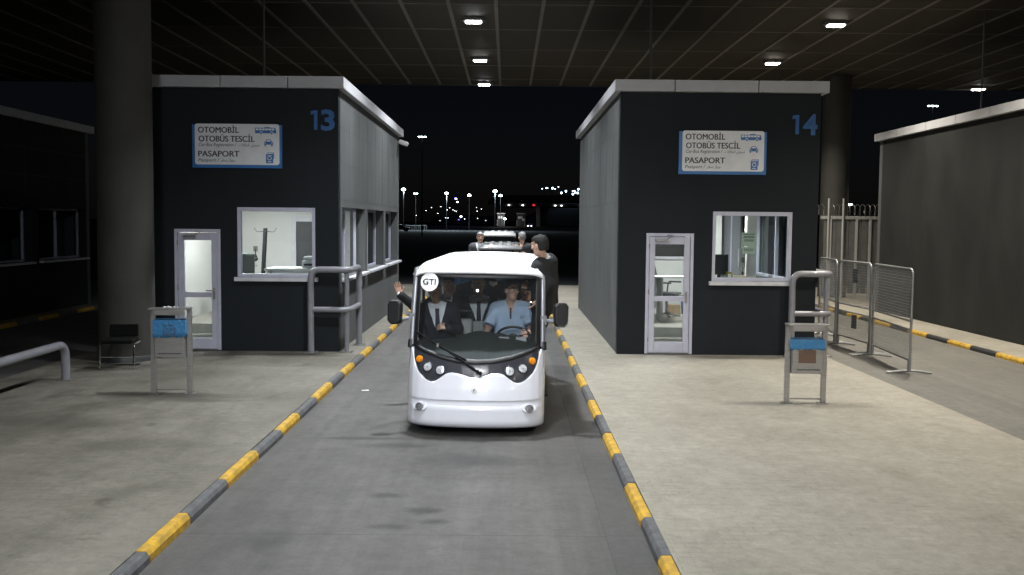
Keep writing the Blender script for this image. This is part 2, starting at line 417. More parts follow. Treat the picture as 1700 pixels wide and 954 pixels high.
# ------------------------------------------------------------------ canopy
CZ = 7.2
cn = thing('canopy_roof', 'huge flat canopy over the gate lanes with dark panelled soffit and thin light bars', 'canopy', (0, 35.2, CZ))
def cb(x0, x1, y0, y1, z0, z1, mb): mb.box(x0, x1, y0 - 35.2, y1 - 35.2, z0 - CZ, z1 - CZ)
mb = MB(); cb(-46, 46, -16, 35.2, CZ + .0, CZ + .5, mb); mb.build('soffit_panels', M['ceil'], cn)
mb = MB()
x = -0.30 - 1.045 * 42
while x < 45:
    cb(x - .04, x + .04, -16, 35.1, CZ - .022, CZ - .003, mb); x += 1.045
y = 22.29 - 2.86 * 13
while y < 35:
    cb(-45.5, 45.5, y - .016, y + .016, CZ - .016, CZ - .004, mb); y += 2.86
mb.build('soffit_bars', M['ceilbar'], cn)
mb = MB(); cb(-46, 46, 35.21, 35.3, CZ - .03, CZ + .62, mb); mb.build('fascia', M['dark'], cn)

lamp_proto = None
def ceiling_lamp(x, y, P, col, label, on=True, spread=150, tilt=0):
    t = thing('ceiling_light', label, 'ceiling light', (x, y, CZ - .03), 0, 'ceiling lights under the canopy')
    MB().box(-.24, .24, -.17, .17, -.05, .05).build('housing', M['galv'], t, bevel=.01)
    MB().box(-.30, .30, -.02, .02, -.035, -.015).build('bracket', M['galv'], t)
    MB().box(-.18, .18, -.12, .12, -.07, -.052).build('lens', (M['lamp'] if col[2] > .9 else M['lampwarm']) if on else M['off'], t)
    if on:
        l = bpy.data.lights.new('lamp', 'AREA'); l.shape = 'RECTANGLE'; l.size = .36; l.size_y = .24; l.energy = P; l.color = col; l.spread = R(spread)
        o = bpy.data.objects.new('lamp', l); COL.objects.link(o); o.parent = t; o.location = (0, 0, -.085); o.rotation_euler = (R(tilt), 0, 0)
LY = [-9.1, -3.6, 1.9, 7.4, 12.9, 18.4, 23.86, 29.5, 34.6]  # hindmost row is added out of view to light the shuttle cabin
C1 = (0.93, 0.97, 1.0); C2 = (1.0, 0.93, 0.80)
vis = {23.86: 'nearest', 29.5: 'middle', 34.6: 'farthest'}
for y in LY:
    v = vis.get(y)
    ceiling_lamp(-.85, y, P_CENTRE.get(y, P_CENTRE[0]), C1, ('cool white ceiling light above the shuttle lane, %s of the row of three in view' % v) if v else 'unseen ceiling light of the centre row, hindmost ones added to light the shuttle front', spread=SPREAD if y > 5 else (75 if y > -5 else 55), tilt=TILT.get(y, 0))
    if y < 33:
        ceiling_lamp(7.72, y, P_RIGHT.get(y, P_RIGHT[0]), C2, ('ceiling light above booth 14 roof, %s of the two lit there' % ('larger and higher' if v == 'nearest' else 'smaller and lower')) if v else 'unseen ceiling light of the right row, hindmost ones added to light the right booth', spread=SPREAD if y > 5 else (75 if y > -5 else 55), tilt=TILT.get(y, 0))
ceiling_lamp(16.17, 34.6, 500, C2, 'ceiling light far right at the canopy edge beside a thin rod', spread=SPREAD)

# columns
def column(x, y, label):
    t = thing('column', label, 'column', (x, y, .08))
    MB().lathe([(.44, 0), (.44, 7.1)], (0, 0, 0), seg=48).build('shaft', M['conc'], t)
    MB().lathe([(.452, 0), (.452, .08), (.441, .10)], (0, 0, 0), seg=48).build('collar', M['dark'], t)
column(-6.27, 16.4, 'thick round concrete column at the left, beside the number 13 booth')
column(10.6, 32.4, 'round concrete column rising behind the right side of the number 14 booth')
for x, y, z0, lb in ((-5.1, 21, 4.9, 'thin dark rod from the canopy down to the number 13 booth roof'), (2.95, 21, 4.9, 'thin dark rod from the canopy down to the number 14 booth roof'), (10.55, 22.4, 4.9, 'thin dark rod from the canopy down to the long wall at the right edge')):
    tag(MB().cyl((0, 0, 0), (0, 0, CZ - z0 - .01), .026, 8).build('hanging_rod', M['dark'], loc=(x, y, z0)), lb, 'rod', 'rods between booth roofs and canopy')
# ------------------------------------------------------------------ booths
M['joint'] = mat('panel_joint_grey', (.066, .07, .07), .7)
YF, YB = 17.59, 27.3
ZB, ZT = .085, 4.72
def booth(x0, x1, label, door=None, win=None, sidewins=False, number=None, numx=None, wallm='side', lit=True):
    """x0,x1 outer walls; local frame origin at (x0, YF, 0)"""
    t = thing('booth', label, 'booth', (x0, YF, 0), 0, 'border booths')
    W = x1 - x0; D = YB - YF; T = .2
    fh = []
    if door: fh.append((door[0] - x0, door[1] - x0, ZB, 2.235))
    if win: fh.append((win[0] - x0, win[1] - x0, 1.33, 2.625))
    MBf = wall_mesh(MB(), 0, W, ZB - .1, ZT, 0, T, fh, 'y')
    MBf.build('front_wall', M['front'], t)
    sh = [(.36, 3.30, 1.36, 2.65), (3.62, 6.39, 1.36, 2.65), (6.75, 9.45, 1.36, 2.65)] if sidewins else []
    mr = wall_mesh(MB(), T, D - T, ZB - .1, ZT, W - T - .12, W, sh, 'x'); 
    o = mr.build('side_wall', M['side' if lit or wallm == 'rwall' else 'rwall'], t)  # unlit booth takes the shaded paint copy on its visible wall
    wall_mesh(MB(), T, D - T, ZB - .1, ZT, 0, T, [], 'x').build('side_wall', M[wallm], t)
    wall_mesh(MB(), 0, W, ZB - .1, ZT, D - T, D, [], 'y').build('rear_wall', M['side'], t)
    # panel joints on the side walls: thin recessed-looking fillets standing 3 mm proud
    ms = MB()
    for z in (1.25, 2.78, 3.42, 4.06):
        if not (sidewins and z < 2.7): ms.box(-.003, -.0005, T, D - T, z, z + .008); ms.box(W + .0005, W + .003, T, D - T, z, z + .008)
    for k in range(1, 8):
        y = k * 1.22
        ms.box(-.003, -.0005, y, y + .006, 2.79, ZT); ms.box(W + .0005, W + .003, y, y + .006, 2.79, ZT)
    if wallm == 'side': ms.build('panel_joint', M['joint'], t)
    # roof slab and metal coping pieces
    MB().box(.02, W - .02, .02, D - .02, ZT - .06, ZT + .10).build('roof', M['dark'], t)
    ov = .12; z0, z1 = 4.70, 4.90
    def coping(xa, xb, ya, yb): MB().box(xa + .007, xb - .007, ya + .007, yb - .007, z0, z1).build('coping', M['coping'], t, bevel=.008)
    xs = [-ov, W * .265, W * .68, W + ov] if number != '13' else [-ov, W * .42, W * .755, W + ov]
    for a, b in zip(xs, xs[1:]): coping(a, b, -ov, .12)
    n = 6
    for k in range(n):
        ya = .12 + (D - .12) * k / n; yb = .12 + (D - .12) * (k + 1) / n
        coping(-ov, .12, ya, yb); coping(W - .12, W + ov, ya, yb)
    coping(-ov, W + ov, D, D + .15)
    # door
    if door:
        d0, d1 = door[0] - x0, door[1] - x0
        f = MB()
        f.box(d0, d0 + .055, -.02, .10, ZB + .01, 2.235).box(d1 - .055, d1, -.02, .10, ZB + .01, 2.235).box(d0 + .056, d1 - .056, -.02, .10, 2.18, 2.235)
        f.build('door_frame', M['alu'], t, bevel=.004)
        dr = MB()
        a, b = d0 + .062, d1 - .062
        st = .10
        dr.box(a, a + st, .0, .05, ZB + .03, 2.172).box(b - st, b, .0, .05, ZB + .03, 2.172)
        for za, zb in ((ZB + .03, ZB + .22), (1.03, 1.12), (2.04, 2.172)): dr.box(a + st + .001, b - st - .001, .0, .05, za, zb)
        dd = dr.build('door', M['alu'], t, bevel=.004)
        MB().box(a + st, b - st, .02, .028, ZB + .22, 1.03).box(a + st, b - st, .02, .028, 1.12, 2.04).build('door_glass', M['glass'], dd)
        h = MB(); h.box(b - .075, b - .035, -.012, -.001, 1.0, 1.2); h.tube(fillet([(b - .055, -.01, 1.15), (b - .055, -.055, 1.15), (b - .19, -.055, 1.15)], .015, 3), .011, 8)
        h.build('door_handle', M['galv'], dd)
        c = MB(); c.box(a + .10, a + .32, -.05, -.001, 2.085, 2.135); c.tube([(a + .3, -.03, 2.13), (a + .42, -.05, 2.19), (a + .3, -.02, 2.205)], .009, 6)
        c.build('door_closer', M['galv'], dd)
        for z in (.35, 1.2, 2.0): MB().cyl((a - .008, -.012, z - .045), (a - .008, -.012, z + .045), .012, 8).build('hinge', M['galv'], dd)
        MB().box(d0 + .06, d1 - .06, .06, .19, ZB - .02, ZB + .022).build('threshold', M['galv'], t)
    if win:
        w0, w1 = win[0] - x0, win[1] - x0
        f = MB(); ft = .055
        f.box(w0, w0 + ft, -.012, .12, 1.40, 2.625).box(w1 - ft, w1, -.012, .12, 1.40, 2.625).box(w0 + ft + .001, w1 - ft - .001, -.012, .12, 2.555, 2.625).box(w0 + ft + .001, w1 - ft - .001, -.012, .12, 1.40, 1.455)
        wf = f.build('window', M['alu'], t, bevel=.004)
        MB().box(w0 + ft, w1 - ft, .05, .058, 1.455, 2.555).build('pane', M['glass'], wf)
        MB().box(w0 - .05, w1 + .05, -.07, .13, 1.325, 1.395).build('window_sill', M['sill'], t, bevel=.006)
    if sidewins:
        for a, b, c, d in sh:
            xf = W - .25
            f = MB(); q = .05
            f.box(xf, xf + .06, a, a + q, c, d).box(xf, xf + .06, b - q, b, c, d).box(xf, xf + .06, a + q, b - q, d - q, d).box(xf, xf + .06, a + q, b - q, c, c + q)
            m_ = (a + b) / 2; f.box(xf, xf + .062, m_ - .03, m_ + .03, c + q, d - q)
            wf = f.build('window', M['alu'], t, bevel=.003)
            MB().box(xf + .025, xf + .033, a + q, m_ - .03, c + q, d - q).box(xf + .025, xf + .033, m_ + .03, b - q, c + q, d - q).build('pane', M['glass'], wf)
            MB().box(W - .19, W + .11, a + .0, b - .0, c - .055, c - .003).build('window_sill', M['sill'], t, bevel=.006)
    if number:
        mbn = MB(); na, nb = numx[0] - x0, numx[1] - x0; wn = nb - na
        mbn.prism([(na, 4.31), (na + .065, 4.325), (na + .115, 4.325), (na + .115, 3.99), (na + .055, 3.99), (na + .055, 4.265), (na, 4.25)], -.006, -.002, 'y')
        put_text(mbn, number[1], na + wn * .42, nb, 3.99, .335, -.004, bold=.03)
        mbn.build('booth_number', M['numblue'], t)
    # interior lining
    if lit:
        i0, i1 = T + .005, W - T - .125
        RF = .46; RC = 3.0; YP = 4.2
        ln = MB()
        wall_mesh(ln, i0, i1, ZB + .02, RC, T + .004, T + .02, [(h[0], h[1], h[2], h[3]) for h in fh], 'y')
        wall_mesh(ln, T + .02, YP, ZB + .02, RC, i0, i0 + .015, [], 'x')
        wall_mesh(ln, T + .02, YP, ZB + .02, RC, i1 - .015, i1, [(a - .02, b + .02, c - .05, d + .02) for a, b, c, d in sh], 'x')
        wall_mesh(ln, i0, i1, ZB + .02, RC, YP, YP + .02, [], 'y')
        ln.box(i0, i1, T + .02, YP, RC, RC + .02)
        ln.build('room_lining', M['roomwhite'], t)
        fl = MB(); fl.box(i0 + .02, i1 - .02, 1.0, YP - .002, ZB - .1, RF).box(i0 + .02, i1 - .02, .75, .998, ZB - .1, RF - .18).box(i0 + .02, i1 - .02, T + .03, .748, ZB - .1, ZB + .015)
        fl.build('room_floor', M['roomfloor'], t)
    return t

bL = booth(-6.48, -2.98, 'dark booth numbered 13 with lit window and glazed door, left of the shuttle', (-5.87, -5.06), (-4.76, -3.39), True, '13', (-3.46, -3.04))
bR = booth(1.96, 5.47, 'dark booth numbered 14 with lit window and glazed door, right of the shuttle', (2.45, 3.29), (3.62, 5.02), True, '14', (4.98, 5.42))
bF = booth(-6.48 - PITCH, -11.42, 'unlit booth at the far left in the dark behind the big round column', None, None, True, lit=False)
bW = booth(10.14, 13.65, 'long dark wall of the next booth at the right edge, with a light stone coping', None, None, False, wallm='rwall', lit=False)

def room_light(x, y, w=.9):
    t = thing('room_light', 'white ceiling light panel inside ' + ('the left lit booth' if x < 0 else 'the right lit booth'), 'ceiling light', (x, y, 2.99))
    MB().box(-w / 2 - .03, w / 2 + .03, -.18, .18, -.02, .005).build('housing', M['white'], t)
    MB().box(-w / 2, w / 2, -.15, .15, -.032, -.021).build('diffuser', M['tube'], t)
room_light(-4.9, 19.6); room_light(3.6, 19.6)

# ------------------------------------------------------------------ gate signs
def gate_sign(x0, x1, z0, z1, inset, label):
    t = thing('sign', label, 'sign', (x0, YF, z0), 0, 'booth signs')
    W, H = x1 - x0, z1 - z0
    MB().box(0, W, -.03, -.004, 0, H - .012).build('back_plate', M['signblue'], t, bevel=.004)
    px0, px1, pz0, pz1 = inset, W - .045, .055, H
    def rr(r=.045, n=5):
        pts = []
        for cx_, cz_, a0 in ((px1 - r, pz1 - r, 0), (px0 + r, pz1 - r, 90), (px0 + r, pz0 + r, 180), (px1 - r, pz0 + r, 270)):
            for k in range(n + 1):
                a = R(a0 + 90 * k / n); pts.append((cx_ + r * math.cos(a), cz_ + r * math.sin(a)))
        return pts[::-1]
    MB().prism(rr(), -.034, -.031, 'y').build('face_panel', M['signwhite'], t)
    pw, ph = px1 - px0, pz1 - pz0
    X = lambda u: px0 + pw * (u - 140) / 1330
    Z = lambda v: pz1 - ph * (v - 140) / 660
    y = -.0355
    b = MB()
    ch = lambda p: ph * p / 660
    for s_, u0, u1, v0 in (('OTOMOBİL', 190, 835, 285), ('OTOBÜS TESCİL', 198, 1080, 428), ('PASAPORT', 190, 840, 670)):
        hb = MB(); put_text(hb, s_, X(u0), X(u1) - .007, Z(v0), ch(92), y); put_text(hb, s_, X(u0) + .007, X(u1), Z(v0), ch(92), y - .0003); put_text(hb, s_, X(u0) + .0035, X(u1) - .0035, Z(v0) + .003, ch(90), y - .0006); hb.build('heading_lettering', M['signblack'], t)
    b = MB()
    put_text(b, 'Car-Bus Registration /', X(200), X(795), Z(502), ch(52), y, .004, .22)
    put_text(b, '\uFE95\uFEFC\uFED3\uFE8E\uFEA4\uFEDF\uFE8D \uFEDE\uFEF4\uFEA0\uFEB4\uFE97', X(830), X(1160), Z(500), ch(48), y, .0, 0)
    b.build('small_lettering', M['signgrey'], t); b = MB()
    put_text(b, 'Passport /', X(190), X(522), Z(752), ch(52), y, .004, .22)
    put_text(b, '\uFEAE\uFED4\uFEB3 \uFEAF\uFE8D\uFEEE\uFE9F', X(542), X(770), Z(748), ch(48), y, 0, 0)
    b.build('small_lettering', M['signgrey'], t)
    def rect(mb, u0, u1, v0, v1, yy=y): mb.add([(X(u0), yy, Z(v1)), (X(u1), yy, Z(v1)), (X(u1), yy, Z(v0)), (X(u0), yy, Z(v0))], [(0, 1, 2, 3)])
    def disc(mb, u, v, r, yy=y, n=16): mb.add([(X(u + r * math.cos(2 * PI * k / n)), yy, Z(v - r * math.sin(2 * PI * k / n))) for k in range(n)], [tuple(range(n))])
    i = MB(); wm = MB()
    i.add([(X(u), y, Z(v)) for u, v in ((1088, 288), (1415, 288), (1425, 262), (1405, 200), (1330, 200), (1320, 188), (1240, 188), (1232, 200), (1088, 200))], [tuple(range(9))])
    for k in range(6): rect(wm, 1100 + k * 50, 1142 + k * 50, 210, 240, y - .001)
    disc(i, 1185, 285, 17, y - .002); disc(i, 1350, 285, 17, y - .002); disc(wm, 1185, 280, 23, y - .001); disc(wm, 1350, 280, 23, y - .001)
    i.build('bus_pictogram', M['signblue'], t)
    c = MB()
    c.add([(X(u), y, Z(v)) for u, v in ((1228, 470), (1372, 470), (1370, 435), (1352, 420), (1332, 386), (1268, 386), (1248, 420), (1230, 435))], [tuple(range(8))])
    rect(c, 1238, 1258, 470, 498); rect(c, 1342, 1362, 470, 498)
    wm.add([(X(u), y - .001, Z(v)) for u, v in ((1262, 420), (1338, 420), (1324, 396), (1276, 396))], [(0, 1, 2, 3)])
    disc(wm, 1248, 445, 9, y - .001); disc(wm, 1352, 445, 9, y - .001)
    c.build('car_pictogram', M['signblue'], t)
    p = MB(); rect(p, 1258, 1370, 620, 772); rect(p, 1372, 1385, 605, 700); rect(p, 1272, 1385, 598, 606)
    disc(wm, 1314, 690, 34, y - .001); rect(wm, 1278, 1350, 640, 648, y - .001); rect(wm, 1284, 1344, 742, 754, y - .001)
    disc(p, 1314, 690, 24, y - .002)
    p.build('passport_pictogram', M['signblue'], t)
    wm.build('pictogram_detail', M['signwhite'], t)
gate_sign(-5.53, -3.96, 3.31, 4.075, .05, 'white and blue OTOMOBİL OTOBÜS TESCİL sign on the booth numbered 13')
gate_sign(2.99, 4.53, 3.275, 4.035, .06, 'white and blue OTOMOBİL OTOBÜS TESCİL sign on the booth numbered 14')

# ------------------------------------------------------------------ room contents
# booth 13
t = thing('coat_rack', 'black coat rack with wire hooks leaning inside the window of booth 13', 'coat rack', (-5.0, 20.2, .46))
MB().tube([(0, 0, .02), (.10, 0, 1.78)], .045, 10).build('pole', M['black'], t)
b = MB()
for a in range(4):
    b.tube(fillet([(.10, 0, 1.72), (.10 + .17 * math.cos(a * PI / 2 + .3), .17 * math.sin(a * PI / 2 + .3), 1.70), (.10 + .22 * math.cos(a * PI / 2 + .3), .22 * math.sin(a * PI / 2 + .3), 1.79)], .05, 3), .008, 6)
b.build('hook', M['dark'], t)
MB().lathe([(.0, .03), (.24, .02), (.24, 0)], (0, 0, 0)).build('foot', M['black'], t)
def visitor_chair(x, y, z, rz, label, cover, name='visitor_chair'):
    t = thing(name, label, 'chair', (x, y, z), rz)
    MB().box(-.23, .23, -.22, .22, .43, .49).build('seat', cover, t, bevel=.02)
    b = MB(); b.box(-.22, .22, -.025, .025, 0, .46, Matrix.Translation((0, .24, .50)) @ Matrix.Rotation(R(-12), 4, 'X')); b.build('backrest', cover, t, bevel=.02)
    f = MB()
    for s in (-1, 1):
        f.tube(fillet([(s * .25, .28, .70), (s * .25, -.24, .68), (s * .25, -.24, .015), (s * .25, .25, .015)], .07, 5), .013, 8)
    f.tube([(-.25, .25, .015), (.25, .25, .015)], .013, 8)
    f.build('frame', M['chrome'], t)
    return t
M['tealseat'] = mat('seat_fabric_grey', (0.10, 0.12, 0.115), 0.8, bump=.3)
visitor_chair(-5.30, 19.9, .8, R(200), 'grey chair with stripes behind the left side of the booth 13 window', M['tealseat'])
t = thing('folded_jacket', 'dark jacket draped over something at the left of the booth 13 window', 'jacket', (-5.35, 20.1, 1.62))
MB().ball((0, 0, 0), .22, 14, 8, (1.5, .7, .42)).ball((.2, .02, .03), .09, 10, 6, (1.2, .8, .9)).build('cloth', M['black'], t)
t = thing('desk', 'white service desk inside the window of booth 13', 'desk', (-4.0, 19.3, .46))
MB().box(-.62, .62, -.4, .5, .985, 1.03).build('desk_top', M['white'], t, bevel=.006)
for sx in (-1, 1): MB().box(sx * .56 - .02, sx * .56 + .02, -.36, .46, 0, .983).build('side_panel', M['white'], t)
MB().box(-.5, .5, -.3, -.28, .3, .98).build('front_panel', M['white'], t)
t = thing('printer', 'white and black printer on the desk inside booth 13', 'printer', (-3.72, 19.15, 1.492))
MB().box(-.2, .2, -.17, .17, 0, .15).build('body', M['white'], t, bevel=.03)
MB().box(-.17, .17, -.16, .12, .152, .23).build('scanner_lid', M['white'], t, bevel=.03)
MB().box(-.16, .16, -.185, -.172, .05, .09).build('paper_slot', M['black'], t)
t = thing('inner_door', 'inner door with dark glass at the back of the lit room in booth 13', 'door', (-4.25, YF + 4.2, .46))
MB().box(-.47, -.36, -.05, -.002, 0, 2.05).box(.36, .47, -.05, -.002, 0, 2.05).box(-.36, .36, -.05, -.002, 1.92, 2.05).box(-.36, .36, -.05, -.002, 0, .9).build('door_frame', M['sill'], t)
MB().box(-.36, .36, -.03, -.02, .9, 1.92).build('dark_pane', M['dark'], t)
t = thing('wall_socket', 'small socket and cable on the white wall seen through the booth 13 door', 'socket', (-5.5, YF + 4.195, 1.72))
MB().box(-.05, .05, -.02, 0, 0, .12).build('plate', M['galv'], t, bevel=.005); MB().box(-.012, .012, -.03, -.021, -.1, .06).build('plug', M['dark'], t)
# booth 14
t = thing('office_chair', 'grey office chair seen through the door of booth 14', 'office chair', (3.30, 20.5, .46), R(60))
MB().box(-.24, .24, -.24, .24, .46, .53).build('seat', M['dark'], t, bevel=.02)
MB().box(-.21, .21, -.03, .03, .0, .62, Matrix.Translation((0, .26, .62)) @ Matrix.Rotation(R(-14), 4, 'X')).build('backrest', M['dark'], t, bevel=.03)
b = MB(); b.cyl((0, 0, .08), (0, 0, .46), .03, 10)
for k in range(5): b.tube([(0, 0, .1), (.28 * math.cos(k * 2 * PI / 5), .28 * math.sin(k * 2 * PI / 5), .05)], .02, 6)
b.build('base', M['galv'], t)
b = MB()
for s in (-1, 1): b.tube(fillet([(s * .27, .1, .5), (s * .29, .08, .74), (s * .29, -.2, .74)], .05, 4), .018, 8)
b.build('armrest', M['dark'], t)
t = thing('desk', 'white desk with an open end behind the glazed door of booth 14', 'desk', (3.22, 19.75, .46))
MB().box(-.5, .32, -.3, .3, .88, .91).build('desk_top', M['white'], t, bevel=.005)
MB().box(-.2, -.16, -.28, .28, 0, .879).build('side_panel', M['galv'], t); MB().box(-.48, -.21, .25, .27, .25, .87).build('front_panel', M['white'], t)
t = thing('wooden_crate', 'small wooden crate on the floor behind the booth 14 door', 'crate', (3.60, 21.35, .465))
MB().box(-.16, .12, -.12, .12, 0, .2).build('body', mat('crate_wood', (.28, .2, .12), .6, var=.3), t, bevel=.004)
tag(MB().lathe([(.07, 0), (.09, .28), (.092, .285), (.08, .28), (.0, .02)], (0, 0, 0)).build('waste_bin', M['bluebag'], loc=(3.84, 21.4, .465)), 'blue waste bin behind the booth 14 door beside the wooden crate', 'waste bin')
t = thing('dark_window', 'dark window high on the back wall seen through the booth 14 door', 'window', (3.55, YF + 4.195, 1.69))
MB().box(-.6, .33, -.02, 0, .0, .75).build('pane', M['black'], t); MB().box(-.65, .38, -.04, -.001, -.06, -.002).build('frame', M['sill'], t)
t = thing('counter', 'white counter with papers along the booth 14 window', 'counter', (4.35, 18.55, .46))
MB().box(-.75, .78, -.55, .45, .86, .90).build('counter_top', M['white'], t, bevel=.005)
MB().box(-.7, .73, -.4, -.38, 0, .858).build('front_panel', M['white'], t)
t = thing('monitor', 'black computer monitor at the left of the booth 14 window', 'monitor', (3.97, 18.6, 1.362), R(12))
MB().box(-.17, .17, -.02, .02, .10, .48).build('screen', M['black'], t, bevel=.006); MB().box(-.03, .03, .0, .03, .012, .1).build('stand', M['black'], t); MB().box(-.11, .11, -.07, .07, 0, .012).build('base', M['black'], t)
t = thing('yellow_box', 'dark yellow box with a white label beside the monitor in booth 14', 'box', (4.13, 18.5, 1.362))
MB().box(-.055, .055, -.05, .05, 0, .16).build('body', mat('olive_yellow', (.23, .17, .02), .5), t, bevel=.004); MB().box(-.03, .03, -.053, -.0505, .06, .12).build('label', M['white'], t)
b = MB()
for k in range(7): b.box(-.15, .15, -.1, .1, k * .012, k * .012 + .01, Matrix.Rotation(R(random.uniform(-8, 8)), 4, 'Z'))
tag(b.build('paper_stack', mat('papers', (.62, .52, .34), .7), loc=(4.33, 18.6, 1.363)), 'stack of cream papers on the counter behind the booth 14 window', 'papers')
b = MB()
for k in range(4): b.box(-.16, .16, -.1, .1, k * .004, k * .004 + .003, Matrix.Rotation(R(10 + k * 7), 4, 'Z'))
tag(b.build('paper_stack', M['white'], loc=(4.72, 18.4, 1.363)), 'white sheets spread on the counter at the right of the booth 14 window', 'papers')
t = thing('notice', 'pale green printed notice taped inside the booth 14 window', 'notice', (4.28, YF + .062, 1.90))
MB().box(-.135, .135, 0, .003, .12, .36).box(-.115, .115, 0, .003, -.02, .115).build('paper', mat('notice_paper', (.50, .54, .42), .7), t)
b = MB()
for k, (w, z) in enumerate(((.10, .32), (.09, .285), (.1, .265), (.085, .225), (.09, .205), (.09, .06), (.08, .03))): b.box(-w, w, -.002, -.0005, z, z + .011)
b.build('print_line', M['signgrey'], t)
tag(MB().box(-.10, .10, -.10, .10, 0, 2.52).build('inner_pillar', M['roomwhite'], bevel=.004, loc=(4.81, 19.7, .465)), 'white square pillar inside the booth 14 window behind the notice', 'pillar')
t = thing('cabinet', 'tall grey cabinet with glass doors at the back of booth 14', 'cabinet', (4.79, YF + 3.95, .46))
MB().box(-.22, .22, -.2, .2, 0, 2.3).build('body', M['galv'], t, bevel=.01)
MB().box(-.20, -.02, -.215, -.203, .1, 2.2).box(.02, .20, -.215, -.203, .1, 2.2).build('door', mat('cabinet_glass', (.24, .25, .27), .1), t)
MB().box(-.215, -.20, -.225, -.217, .1, 2.2).box(-.015, .015, -.225, -.217, .1, 2.2).build('door_trim', M['alu'], t)
t = thing('wall_cabinet', 'white cabinet against the left part of the booth 14 window room', 'cabinet', (4.42, YF + 3.7, .46))
MB().box(-.12, .12, -.2, .2, 0, 2.45).build('body', M['roomwhite'], t, bevel=.01); MB().box(.08, .1, -.225, -.201, 1.0, 1.15).build('handle', M['galv'], t)
t = thing('security_keypad', 'grey electrical box on the pillar in booth 14', 'keypad', (4.66, 19.72, 1.55))
MB().box(-.08, .08, -.05, .05, 0, .38).build('body', M['galv'], t, bevel=.006); MB().box(-.03, .03, -.056, -.051, .1, .2).build('keys', M['dark'], t)
# ------------------------------------------------------------------ bent pipe guard rails
def guard_rail(xr, label):
    t = thing('guard_rail', label, 'guard rail', (xr, YF, .085), 0, 'bent pipe guard rails')
    a, c, yb = -.46, .22, .95
    top = fillet([(a, -.17, 0), (a, -.17, 1.46), (c, -.17, 1.46), (c, yb, 1.46), (c, yb, 0)], .17, 7)
    MB().tube(top, .057, 16).build('top_rail', M['railgrey'], t)
    MB().tube(fillet([(a + .03, -.17, .76), (c, -.17, .76), (c, yb - .03, .76)], .17, 7), .05, 14).build('mid_rail', M['railgrey'], t)
    MB().cyl((c - .06, -.10, 0), (c - .06, -.10, 1.42), .042, 14).build('post', M['railgrey'], t)
    for x, y in ((a, -.17), (c - .06, -.10), (c, yb)):
        b = MB(); b.box(x - .11, x + .11, y - .09, y + .09, 0, .012)
        for sx in (-1, 1):
            for sy in (-1, 1): b.cyl((x + sx * .085, y + sy * .065, .012), (x + sx * .085, y + sy * .065, .026), .012, 6)
        b.build('base_plate', M['galv'], t)
    return t
guard_rail(-2.98, 'grey bent pipe guard rail round the corner of booth 13 beside the shuttle lane')
guard_rail(5.47, 'grey bent pipe guard rail round the corner of booth 14 behind the steel bin')
t = thing('low_rail', 'low grey pipe rail bent down to the pavement at the left edge', 'guard rail', (-6.33, 14.22, .083))
MB().tube(fillet([(0, 0, 0), (0, 0, .52), (.0, -5.5, .50), (0, -5.5, 0)], .22, 8), .06, 16).build('pipe', M['railgrey'], t)
MB().box(-.1, .1, -.09, .09, 0, .012).build('base_plate', M['galv'], t)

